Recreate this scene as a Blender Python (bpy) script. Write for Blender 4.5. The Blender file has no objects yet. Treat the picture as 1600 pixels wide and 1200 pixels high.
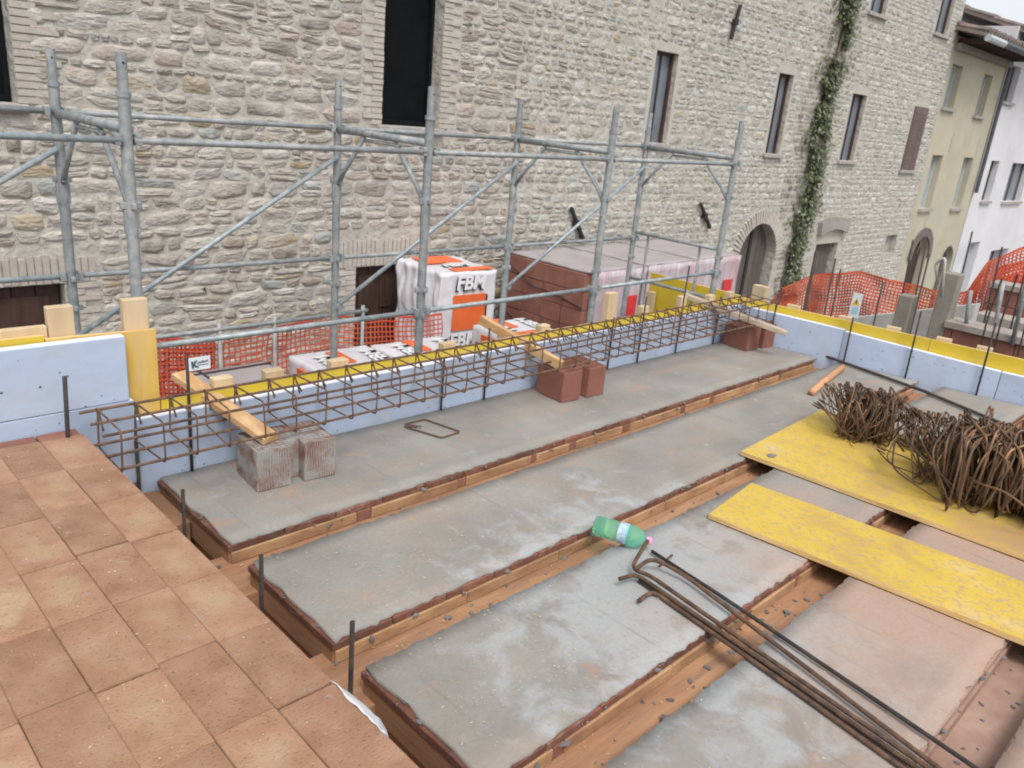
import bpy, bmesh, math, random
from mathutils import Vector, Matrix, noise
random.seed(7)
S = bpy.context.scene
COL = S.collection
R = math.radians

# ------------------------------------------------------------------ camera
F_PX = 1242.7
pitch, roll, yaw = .33168, .09461, .77107
fwd = Vector((math.cos(yaw)*math.cos(pitch), math.sin(yaw)*math.cos(pitch), -math.sin(pitch)))
rt = Vector((math.sin(yaw), -math.cos(yaw), 0))
up = rt.cross(fwd)
r2 = rt*math.cos(roll) + up*math.sin(roll)
u2 = -rt*math.sin(roll) + up*math.cos(roll)
cam_d = bpy.data.cameras.new('camera')
cam = bpy.data.objects.new('camera', cam_d)
COL.objects.link(cam)
cam.matrix_world = Matrix(((r2.x, u2.x, -fwd.x, 0), (r2.y, u2.y, -fwd.y, 0), (r2.z, u2.z, -fwd.z, 1.75), (0, 0, 0, 1)))
cam_d.sensor_width = 36
cam_d.lens = 36*F_PX/1600
cam_d.clip_start = .05
cam_d.clip_end = 600
S.camera = cam
cam_d.dof.use_dof = True
cam_d.dof.focus_distance = 3.0
cam_d.dof.aperture_fstop = 5.6
CAMP = Vector((0, 0, 1.75))

# ------------------------------------------------------------------ world, sun, exposure
SUN_EL, SUN_AZ = R(58), R(250)
w = bpy.data.worlds.new('World')
S.world = w
w.use_nodes = True
nt = w.node_tree
nt.nodes.clear()
sky = nt.nodes.new('ShaderNodeTexSky')
sky.sky_type = 'NISHITA'
sky.sun_disc = False
sky.sun_elevation = SUN_EL
sky.sun_rotation = SUN_AZ
sky.air_density = 1.0
sky.dust_density = 3.0
sky.ozone_density = 1.0
hs = nt.nodes.new('ShaderNodeHueSaturation')
hs.inputs['Saturation'].default_value = .25
hs.inputs['Value'].default_value = 1.3
bg = nt.nodes.new('ShaderNodeBackground')
bg.inputs['Strength'].default_value = .15
wo = nt.nodes.new('ShaderNodeOutputWorld')
nt.links.new(sky.outputs[0], hs.inputs['Color'])
nt.links.new(hs.outputs[0], bg.inputs['Color'])
nt.links.new(bg.outputs[0], wo.inputs['Surface'])
sd = bpy.data.lights.new('sun', 'SUN')
sd.energy = 1.3
sd.angle = R(18)
sd.color = (1, .965, .92)
so = bpy.data.objects.new('sun', sd)
COL.objects.link(so)
# direction the light comes from
SDIR = Vector((-.30, -.55, 1.0)).normalized()
so.rotation_euler = SDIR.to_track_quat('Z', 'Y').to_euler()
sky.sun_elevation = math.asin(SDIR.z)
sky.sun_rotation = math.atan2(SDIR.x, SDIR.y)
S.view_settings.view_transform = 'Standard'
S.view_settings.look = 'None'
S.view_settings.gamma = 1
S.view_settings.use_curve_mapping = False
S.view_settings.exposure = .22
S.render.engine = 'CYCLES'
S.cycles.filter_width = 1.9

# ------------------------------------------------------------------ materials
def mat_base(name):
    m = bpy.data.materials.new(name)
    m.use_nodes = True
    t = m.node_tree
    return m, t, t.nodes, t.links, t.nodes['Principled BSDF']

def ramp(N, stops):
    r = N.new('ShaderNodeValToRGB')
    e = r.color_ramp.elements
    while len(e) < len(stops):
        e.new(.5)
    for i, (p, c) in enumerate(stops):
        e[i].position = p
        e[i].color = (*c, 1) if len(c) == 3 else c
    return r

def M(name, stops, scale=5, rough=.8, bump=.3, bscale=40, metal=0, rnd=.0, stretch=(1, 1, 1), detail=6, dirt=None, dirt_scale=3, dirt_amt=.5, distort=0, bstretch=None, spec=.5):
    """ramp over noise, optional per-object value shift, optional second stain layer, fine bump"""
    m, t, N, L, b = mat_base(name)
    tc = N.new('ShaderNodeTexCoord')
    mp = N.new('ShaderNodeMapping')
    mp.inputs['Scale'].default_value = stretch
    L.new(tc.outputs['Object'], mp.inputs[0])
    oi = N.new('ShaderNodeObjectInfo')
    va = N.new('ShaderNodeVectorMath'); va.operation = 'MULTIPLY_ADD'
    va.inputs[1].default_value = (37, 17, 23)
    L.new(oi.outputs['Random'], va.inputs[0])
    L.new(mp.outputs[0], va.inputs[2])
    n = N.new('ShaderNodeTexNoise')
    n.inputs['Scale'].default_value = scale
    n.inputs['Detail'].default_value = detail
    n.inputs['Roughness'].default_value = .6
    n.inputs['Distortion'].default_value = distort
    L.new(va.outputs[0], n.inputs['Vector'])
    r = ramp(N, stops)
    L.new(n.outputs[0], r.inputs[0])
    col = r.outputs[0]
    if dirt:
        n2 = N.new('ShaderNodeTexNoise')
        n2.inputs['Scale'].default_value = dirt_scale
        n2.inputs['Detail'].default_value = 8
        n2.inputs['Roughness'].default_value = .65
        va2 = N.new('ShaderNodeVectorMath'); va2.operation = 'ADD'
        va2.inputs[1].default_value = (5.3, 9.1, 2.2)
        L.new(va.outputs[0], va2.inputs[0]); L.new(va2.outputs[0], n2.inputs['Vector'])
        r3 = ramp(N, [(.5, (0, 0, 0)), (.68, (dirt_amt,)*3)])
        L.new(n2.outputs[0], r3.inputs[0])
        mx = N.new('ShaderNodeMix'); mx.data_type = 'RGBA'
        L.new(r3.outputs[0], mx.inputs[0]); L.new(col, mx.inputs[6])
        mx.inputs[7].default_value = (*dirt, 1)
        col = mx.outputs[2]
    if rnd:
        h = N.new('ShaderNodeHueSaturation')
        mr = N.new('ShaderNodeMapRange')
        mr.inputs['To Min'].default_value = 1-rnd
        mr.inputs['To Max'].default_value = 1+rnd
        L.new(oi.outputs['Random'], mr.inputs[0]); L.new(mr.outputs[0], h.inputs['Value'])
        L.new(col, h.inputs['Color'])
        col = h.outputs[0]
    L.new(col, b.inputs['Base Color'])
    b.inputs['Roughness'].default_value = rough
    b.inputs['Metallic'].default_value = metal
    b.inputs['Specular IOR Level'].default_value = spec
    if bump:
        nb = N.new('ShaderNodeTexNoise')
        nb.inputs['Scale'].default_value = bscale
        nb.inputs['Detail'].default_value = 5
        if bstretch:
            mp2 = N.new('ShaderNodeMapping'); mp2.inputs['Scale'].default_value = bstretch
            L.new(tc.outputs['Object'], mp2.inputs[0]); L.new(mp2.outputs[0], nb.inputs['Vector'])
        else:
            L.new(va.outputs[0], nb.inputs['Vector'])
        bp = N.new('ShaderNodeBump')
        bp.inputs['Strength'].default_value = bump
        bp.inputs['Distance'].default_value = .01
        L.new(nb.outputs[0], bp.inputs['Height']); L.new(bp.outputs[0], b.inputs['Normal'])
    return m

def g(v, s=1.0):
    return (v*s, v*s, v*s)

MT = {}
MT['galv'] = M('galvanised_steel', [(.3, (.19, .215, .225)), (.5, (.265, .29, .30)), (.72, (.38, .40, .405))], 16, .6, .25, 120, .2, .10, dirt=(.46, .44, .41), dirt_scale=11, dirt_amt=.75)
MT['galv_light'] = M('light_galvanised_tube', [(.3, (.22, .26, .28)), (.5, (.33, .38, .40)), (.75, (.50, .53, .54))], 20, .5, .15, 150, .25, .06, dirt=(.25, .23, .21), dirt_scale=12, dirt_amt=.4)
MT['rust'] = M('rusty_reinforcing_steel', [(.3, (.07, .048, .038)), (.5, (.155, .092, .06)), (.72, (.27, .15, .085))], 25, .8, .5, 400, .2, .25)
MT['rust_dark'] = M('dark_reinforcing_steel', [(.3, (.03, .03, .032)), (.6, (.075, .06, .052)), (.8, (.13, .08, .05))], 25, .7, .5, 400, .3, .15)
MT['rust_stir'] = M('rusty_stirrup_wire', [(.3, (.05, .035, .026)), (.5, (.14, .082, .048)), (.72, (.36, .20, .095))], 7, .7, .3, 200, .2, .55)
MT['iron'] = M('black_wrought_iron', [(.3, (.012, .012, .013)), (.7, (.03, .028, .027))], 20, .6, .3, 90)
MT['pine'] = M('pale_pine_wood', [(.3, (.46, .34, .20)), (.5, (.56, .43, .27)), (.7, (.64, .51, .34))], 6, .75, .2, 30, 0, .08, stretch=(1, 1, .12), bstretch=(1, 1, .1))
MT['plank'] = M('fresh_sawn_plank', [(.3, (.42, .23, .10)), (.5, (.55, .34, .165)), (.7, (.68, .47, .26))], 14, .75, .3, 60, 0, .05, stretch=(1, .12, 1), dirt=(.45, .2, .07), dirt_scale=5, dirt_amt=.5)
MT['plank_grey'] = M('weathered_grey_plank', [(.3, (.25, .20, .15)), (.5, (.36, .29, .22)), (.7, (.45, .38, .29))], 14, .8, .3, 60, 0, .05, stretch=(1, .12, 1))
MT['stick'] = M('orange_round_stake', [(.3, (.42, .2, .1)), (.6, (.62, .33, .17))], 18, .8, .3, 60, stretch=(.1, 1, 1))
MT['yel_clean'] = M('yellow_formwork_face', [(.3, (.54, .385, .02)), (.55, (.61, .44, .03)), (.8, (.66, .49, .05))], 3, .5, .05, 80, 0, .05, dirt=(.6, .45, .2), dirt_scale=9, dirt_amt=.25)
MT['yel_edge'] = M('plywood_cut_edge', [(.3, (.50, .30, .10)), (.5, (.66, .45, .19)), (.7, (.72, .55, .30))], 12, .8, .2, 80, stretch=(.3, .3, 5))
MT['yel_worn'] = M('worn_yellow_shuttering', [(.3, (.44, .28, .09)), (.46, (.56, .385, .05)), (.6, (.60, .42, .065)), (.76, (.57, .44, .25))], 2.6, .6, .25, 60, 0, .03, stretch=(1.3, 1, 1), dirt=(.40, .28, .185), dirt_scale=38, dirt_amt=1.0)
MT['ply_orange'] = M('stained_yellow_plywood', [(.3, (.56, .34, .07)), (.5, (.66, .42, .09)), (.66, (.70, .47, .13)), (.8, (.6, .5, .36))], 4, .6, .2, 40, stretch=(3, 1, .5), dirt=(.52, .45, .34), dirt_scale=3, dirt_amt=.5)
MT['eps'] = M('pale_blue_insulation_foam', [(.3, (.38, .455, .59)), (.5, (.41, .49, .63)), (.75, (.46, .53, .66))], 1.6, .75, .5, 9, 0, .04, dirt=(.40, .42, .46), dirt_scale=3, dirt_amt=.6)
MT['eps_edge'] = M('cut_foam_edge', [(.3, (.66, .70, .78)), (.7, (.80, .83, .87))], 12, .8, .3, 120)
MT['clay_lip'] = M('dark_fired_clay', [(.3, (.11, .045, .03)), (.55, (.19, .075, .048)), (.75, (.27, .12, .075))], 9, .85, .5, 60, 0, .25, dirt=(.30, .2, .15), dirt_scale=14, dirt_amt=.5)
MT['clay_block'] = M('red_brown_clay', [(.3, (.20, .085, .06)), (.5, (.255, .108, .078)), (.75, (.32, .15, .11))], 5, .85, .3, 60, 0, .1)
MT['tan'] = M('tan_batten_wood', [(.3, (.28, .15, .08)), (.5, (.42, .245, .125)), (.72, (.52, .34, .19))], 9, .85, .4, 50, 0, .14, stretch=(.5, 1, 1), dirt=(.25, .14, .08), dirt_scale=18, dirt_amt=.5)
MT['joist'] = M('orange_timber_with_clay_dust', [(.28, (.24, .12, .065)), (.5, (.36, .19, .10)), (.7, (.45, .265, .145))], 5, .85, .4, 40, 0, .08, stretch=(.35, 2.6, 2), dirt=(.26, .15, .095), dirt_scale=6, dirt_amt=.85)
MT['joist_dark'] = M('brown_timber_side', [(.3, (.21, .11, .06)), (.5, (.30, .165, .09)), (.75, (.38, .23, .13))], 4, .85, .3, 40, 0, .1, stretch=(2, .35, 1))
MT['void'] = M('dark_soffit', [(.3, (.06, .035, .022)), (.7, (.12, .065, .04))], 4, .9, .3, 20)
MT['mud'] = M('dried_clay_mud', [(.3, (.29, .175, .13)), (.5, (.36, .235, .18)), (.7, (.42, .29, .225))], 3.5, .9, .5, 18, dirt=(.25, .14, .1), dirt_scale=7, dirt_amt=.5)
MT['mortar_bit'] = M('mortar_crumb', [(.3, (.10, .095, .09)), (.7, (.22, .21, .20))], 20, .9, .5, 90, 0, .2)
MT['conc'] = M('raw_concrete', [(.3, (.20, .18, .15)), (.6, (.28, .255, .22))], 5, .9, .4, 40, 0, .1)
MT['cap_dust'] = M('dusty_wall_cap', [(.3, (.27, .22, .19)), (.6, (.38, .34, .31))], 4, .9, .4, 40)
MT['conc_light'] = M('pale_concrete', [(.3, (.42, .42, .40)), (.6, (.52, .52, .50))], 3, .9, .4, 40, 0, .05, dirt=(.3, .28, .26), dirt_scale=3, dirt_amt=.5)
MT['plaster_yel'] = M('pale_yellow_plaster', [(.3, (.41, .375, .275)), (.5, (.46, .42, .315)), (.75, (.50, .46, .35))], 1.2, .9, .25, 30, dirt=(.38, .38, .33), dirt_scale=.8, dirt_amt=.6)
MT['plaster_wht'] = M('white_plaster', [(.3, (.60, .59, .61)), (.7, (.68, .67, .69))], .8, .9, .2, 30, dirt=(.5, .5, .52), dirt_scale=.8, dirt_amt=.5)
MT['mortar'] = M('lime_mortar', [(.3, (.365, .34, .295)), (.5, (.44, .415, .365)), (.7, (.515, .49, .44))], 5, .95, 1.0, 11, dirt=(.31, .28, .245), dirt_scale=4.5, dirt_amt=.45)
for n_ in MT['mortar'].node_tree.nodes:
    if n_.type == 'BUMP': n_.inputs['Distance'].default_value = .035
MT['band'] = M('cream_window_surround', [(.3, (.42, .395, .345)), (.7, (.49, .465, .415))], 6, .95, .9, 20)
MT['brick_cream'] = M('old_cream_brick', [(.3, (.39, .355, .31)), (.5, (.46, .42, .37)), (.7, (.52, .485, .43))], 9, .95, .5, 50, 0, .1)
MT['dark_brick'] = M('smoky_old_brick', [(.3, (.13, .10, .095)), (.7, (.22, .175, .16))], 9, .9, .4, 50)
MT['sill'] = M('grey_stone_sill', [(.3, (.30, .27, .25)), (.7, (.42, .39, .36))], 9, .9, .4, 50)
MT['dark_in'] = M('painted_room_shade', [(.3, (.004, .005, .006)), (.7, (.008, .009, .010))], 3, .9, 0, spec=.1)  # shade of the unlit room, put into a near-black colour
MT['dark_frame'] = M('joinery_painted_as_shade', [(.3, (.005, .007, .008)), (.7, (.009, .012, .014))], 5, .9, 0, spec=.1)  # joinery blackened so it sinks into the painted room shade
MT['pane'] = M('window_glass', [(.3, (.14, .16, .19)), (.7, (.20, .225, .26))], 2, .12, 0, spec=.8)  # grey-blue base colour stands in for the sky mirrored in the glass
MT['pane_light'] = M('pale_reflecting_glass', [(.3, (.30, .35, .38)), (.7, (.40, .45, .47))], 1, .15, 0, spec=.8)  # paleness of the reflection is painted into the base colour
MT['brown_wood'] = M('dark_brown_door_wood', [(.3, (.035, .018, .014)), (.7, (.075, .038, .028))], 6, .6, .3, 40, stretch=(3, 3, .4))
MT['grey_wood'] = M('old_grey_door_boards', [(.3, (.075, .06, .052)), (.7, (.135, .115, .10))], 8, .8, .4, 40, 0, .15, stretch=(4, 4, .4))
MT['brown_shutter'] = M('brown_shutter_paint', [(.3, (.13, .09, .085)), (.7, (.18, .125, .115))], 5, .6, .2, 40, 0, .06)
MT['roof'] = M('weathered_roof_tile', [(.3, (.12, .10, .095)), (.5, (.19, .155, .14)), (.75, (.28, .20, .17))], 4, .9, .4, 30, 0, .2)
MT['gutter'] = M('dark_gutter_metal', [(.3, (.05, .055, .06)), (.7, (.09, .095, .10))], 6, .5, .1, 40)
MT['gutter_w'] = M('pale_gutter_metal', [(.3, (.42, .46, .46)), (.7, (.5, .54, .54))], 6, .5, .1, 40)
MT['asphalt'] = M('dusty_street_paving', [(.3, (.13, .12, .11)), (.7, (.22, .20, .18))], 1.5, .95, .4, 30)
MT['wrap_white'] = M('crumpled_white_wrap', [(.3, (.60, .60, .63)), (.6, (.72, .72, .75))], 3, .3, .9, 7, distort=.6, spec=.6)
MT['wrap_grey'] = M('dusty_grey_wrap', [(.3, (.31, .275, .275)), (.6, (.39, .36, .365))], 3, .4, .5, 9, dirt=(.40, .33, .29), dirt_scale=4, dirt_amt=.5)
MT['wrap_lilac'] = M('lilac_plastic_film', [(.3, (.40, .29, .29)), (.5, (.50, .43, .46)), (.68, (.62, .59, .64))], 9, .35, .8, 12, stretch=(5, 5, .5), dirt=(.5, .1, .09), dirt_scale=.9, dirt_amt=.35)
MT['print_orange'] = M('orange_print', [(.3, (.72, .13, .035)), (.7, (.80, .17, .05))], 5, .4, .2, 30)
MT['print_white'] = M('white_print', [(.3, (.78, .78, .8)), (.7, (.82, .82, .84))], 5, .4, 0)
MT['print_black'] = M('black_print', [(.3, (.02, .02, .025)), (.7, (.03, .03, .035))], 5, .4, 0)
MT['print_green'] = M('dark_green_print', [(.3, (.03, .09, .09)), (.7, (.05, .12, .12))], 5, .4, 0)
MT['print_red'] = M('red_print', [(.3, (.55, .03, .03)), (.7, (.65, .05, .05))], 5, .4, 0)
MT['print_yel'] = M('yellow_print', [(.3, (.7, .45, .03)), (.7, (.75, .5, .05))], 5, .4, 0)
MT['print_blue'] = M('pale_blue_print', [(.3, (.30, .48, .62)), (.7, (.36, .52, .66))], 5, .4, 0)
MT['tag'] = M('white_plastic_tag', [(.3, (.62, .66, .70)), (.7, (.70, .74, .77))], 6, .5, .1, 40)
MT['net'] = M('orange_safety_netting', [(.3, (.55, .075, .035)), (.5, (.64, .115, .055)), (.7, (.70, .19, .10))], 2.5, .6, 0)
MT['net_red'] = M('red_safety_netting', [(.3, (.42, .04, .035)), (.6, (.56, .065, .05))], 2.5, .6, 0)
MT['strap'] = M('black_strap', [(.3, (.05, .03, .03)), (.7, (.07, .045, .045))], 5, .5, 0)
MT['pink'] = M('pink_bottle_cap', [(.3, (.75, .32, .52)), (.7, (.8, .38, .58))], 5, .4, 0)
MT['label'] = M('pale_bottle_label', [(.4, (.22, .38, .55)), (.55, (.52, .62, .68))], 60, .4, 0)
MT['bark'] = M('ivy_stem_bark', [(.3, (.10, .075, .05)), (.7, (.2, .16, .11))], 12, .9, .5, 60)
MT['dust'] = M('wood_shavings', [(.3, (.46, .34, .20)), (.7, (.66, .55, .37))], 60, .9, 0, 10, 0, 0)

# green bottle
m, t, N, L, b = mat_base('green_bottle_plastic')
b.inputs['Base Color'].default_value = (.38, .90, .68, 1)
b.inputs['Roughness'].default_value = .12
b.inputs['Transmission Weight'].default_value = .8
b.inputs['IOR'].default_value = 1.12
MT['green'] = m

# stone: colour from attribute times noise
def stone_mat():
    m, t, N, L, b = mat_base('rubble_stone')
    at = N.new('ShaderNodeVertexColor'); at.layer_name = 'Col'
    tc = N.new('ShaderNodeTexCoord')
    n = N.new('ShaderNodeTexNoise'); n.inputs['Scale'].default_value = 9; n.inputs['Detail'].default_value = 8
    n.inputs['Roughness'].default_value = .65
    L.new(tc.outputs['Object'], n.inputs['Vector'])
    r = ramp(N, [(.3, g(.74)), (.5, g(1.0)), (.7, g(1.22))])
    L.new(n.outputs[0], r.inputs[0])
    mx = N.new('ShaderNodeMix'); mx.data_type = 'RGBA'; mx.blend_type = 'MULTIPLY'
    mx.inputs[0].default_value = 1
    L.new(at.outputs[0], mx.inputs[6]); L.new(r.outputs[0], mx.inputs[7])
    # lime smeared over the faces
    n2 = N.new('ShaderNodeTexNoise'); n2.inputs['Scale'].default_value = 3.3; n2.inputs['Detail'].default_value = 7
    L.new(tc.outputs['Object'], n2.inputs['Vector'])
    r2_ = ramp(N, [(.43, g(.05)), (.66, g(.75))])
    L.new(n2.outputs[0], r2_.inputs[0])
    m2 = N.new('ShaderNodeMix'); m2.data_type = 'RGBA'
    L.new(r2_.outputs[0], m2.inputs[0]); L.new(mx.outputs[2], m2.inputs[6])
    m2.inputs[7].default_value = (.47, .445, .395, 1)
    L.new(m2.outputs[2], b.inputs['Base Color'])
    b.inputs['Roughness'].default_value = .93
    nb = N.new('ShaderNodeTexNoise'); nb.inputs['Scale'].default_value = 26; nb.inputs['Detail'].default_value = 6
    mp = N.new('ShaderNodeMapping'); mp.inputs['Scale'].default_value = (.7, 1, 1.6)
    L.new(tc.outputs['Object'], mp.inputs[0]); L.new(mp.outputs[0], nb.inputs['Vector'])
    bp = N.new('ShaderNodeBump'); bp.inputs['Strength'].default_value = 1.0; bp.inputs['Distance'].default_value = .022
    L.new(nb.outputs[0], bp.inputs['Height']); L.new(bp.outputs[0], b.inputs['Normal'])
    return m
MT['stone'] = stone_mat()

def ribbed():
    m = MT['rust'].copy(); m.name = 'ribbed_rusty_bar'
    N, L = m.node_tree.nodes, m.node_tree.links
    wv_ = N.new('ShaderNodeTexWave'); wv_.bands_direction = 'Y'; wv_.inputs['Scale'].default_value = 55; wv_.inputs['Distortion'].default_value = .3
    tc = N.new('ShaderNodeTexCoord'); L.new(tc.outputs['Object'], wv_.inputs['Vector'])
    b = N['Principled BSDF']; bp = N.new('ShaderNodeBump'); bp.inputs['Strength'].default_value = .6; bp.inputs['Distance'].default_value = .003
    L.new(wv_.outputs[1] if len(wv_.outputs) > 1 else wv_.outputs[0], bp.inputs['Height'])
    old = b.inputs['Normal'].links[0].from_socket
    L.new(old, bp.inputs['Normal']); L.new(bp.outputs[0], b.inputs['Normal'])
    return m
MT['rust_rib'] = ribbed()
# leaf: colour attribute
m, t, N, L, b = mat_base('ivy_leaf')
at = N.new('ShaderNodeVertexColor'); at.layer_name = 'Col'
L.new(at.outputs[0], b.inputs['Base Color'])
b.inputs['Roughness'].default_value = .6
MT['leaf'] = m

# foreground block top: red clay with a worn cream middle and fine pits
def tile_mat():
    m, t, N, L, b = mat_base('red_clay_block_with_cream_bloom')
    tc = N.new('ShaderNodeTexCoord'); oi = N.new('ShaderNodeObjectInfo')
    va = N.new('ShaderNodeVectorMath'); va.operation = 'MULTIPLY_ADD'; va.inputs[1].default_value = (31, 19, 7)
    L.new(oi.outputs['Random'], va.inputs[0]); L.new(tc.outputs['Object'], va.inputs[2])
    n1 = N.new('ShaderNodeTexNoise'); n1.inputs['Scale'].default_value = 10; n1.inputs['Detail'].default_value = 8
    L.new(va.outputs[0], n1.inputs['Vector'])
    r1 = ramp(N, [(.3, (.28, .148, .086)), (.5, (.335, .188, .114)), (.7, (.385, .232, .148))])
    L.new(n1.outputs[0], r1.inputs[0])
    # centre mask
    mp = N.new('ShaderNodeMapping'); mp.inputs['Scale'].default_value = (11.5, 6.0, 0)
    L.new(tc.outputs['Object'], mp.inputs[0])
    ln = N.new('ShaderNodeVectorMath'); ln.operation = 'LENGTH'
    L.new(mp.outputs[0], ln.inputs[0])
    n2 = N.new('ShaderNodeTexNoise'); n2.inputs['Scale'].default_value = 8; n2.inputs['Detail'].default_value = 7
    L.new(va.outputs[0], n2.inputs['Vector'])
    ad = N.new('ShaderNodeMath'); ad.operation = 'MULTIPLY_ADD'; ad.inputs[1].default_value = 2.6
    L.new(n2.outputs[0], ad.inputs[0]); L.new(ln.outputs['Value'], ad.inputs[2])
    rr = ramp(N, [(.62, g(1)), (1.0, g(0))])
    sc = N.new('ShaderNodeMath'); sc.operation = 'MULTIPLY'; sc.inputs[1].default_value = .5
    L.new(ad.outputs[0], sc.inputs[0]); L.new(sc.outputs[0], rr.inputs[0])
    am = N.new('ShaderNodeMapRange'); am.inputs['From Min'].default_value = .3; am.inputs['To Min'].default_value = .0; am.inputs['To Max'].default_value = 1.0
    L.new(oi.outputs['Random'], am.inputs[0])
    mu = N.new('ShaderNodeMath'); mu.operation = 'MULTIPLY'; mu.use_clamp = True
    L.new(rr.outputs[0], mu.inputs[0]); L.new(am.outputs[0], mu.inputs[1])
    mx = N.new('ShaderNodeMix'); mx.data_type = 'RGBA'
    L.new(mu.outputs[0], mx.inputs[0]); L.new(r1.outputs[0], mx.inputs[6]); mx.inputs[7].default_value = (.405, .30, .188, 1)
    # pits
    n3 = N.new('ShaderNodeTexNoise'); n3.inputs['Scale'].default_value = 150; n3.inputs['Detail'].default_value = 3
    mp3 = N.new('ShaderNodeMapping'); mp3.inputs['Scale'].default_value = (.7, 1.3, 1)
    L.new(va.outputs[0], mp3.inputs[0]); L.new(mp3.outputs[0], n3.inputs['Vector'])
    r3 = ramp(N, [(.28, g(.5)), (.40, g(1))])
    L.new(n3.outputs[0], r3.inputs[0])
    # pale dust and grey cement smears
    n4 = N.new('ShaderNodeTexNoise'); n4.inputs['Scale'].default_value = 13; n4.inputs['Detail'].default_value = 9; n4.inputs['Roughness'].default_value = .7
    va4 = N.new('ShaderNodeVectorMath'); va4.operation = 'ADD'; va4.inputs[1].default_value = (4, 8, 1)
    L.new(va.outputs[0], va4.inputs[0]); L.new(va4.outputs[0], n4.inputs['Vector'])
    r4 = ramp(N, [(.60, g(0)), (.72, g(.75))]); L.new(n4.outputs[0], r4.inputs[0])
    m4 = N.new('ShaderNodeMix'); m4.data_type = 'RGBA'
    L.new(r4.outputs[0], m4.inputs[0]); L.new(mx.outputs[2], m4.inputs[6]); m4.inputs[7].default_value = (.36, .30, .25, 1)
    mx = m4
    m2 = N.new('ShaderNodeMix'); m2.data_type = 'RGBA'; m2.blend_type = 'MULTIPLY'; m2.inputs[0].default_value = 1
    L.new(mx.outputs[2], m2.inputs[6]); L.new(r3.outputs[0], m2.inputs[7])
    h = N.new('ShaderNodeHueSaturation')
    mr = N.new('ShaderNodeMapRange'); mr.inputs['To Min'].default_value = .88; mr.inputs['To Max'].default_value = 1.09
    L.new(oi.outputs['Random'], mr.inputs[0]); L.new(mr.outputs[0], h.inputs['Value']); L.new(m2.outputs[2], h.inputs['Color'])
    L.new(h.outputs[0], b.inputs['Base Color'])
    b.inputs['Roughness'].default_value = .9
    bp = N.new('ShaderNodeBump'); bp.inputs['Strength'].default_value = .8; bp.inputs['Distance'].default_value = .005
    L.new(n3.outputs[0], bp.inputs['Height']); L.new(bp.outputs[0], b.inputs['Normal'])
    return m
MT['tile'] = tile_mat()

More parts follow.
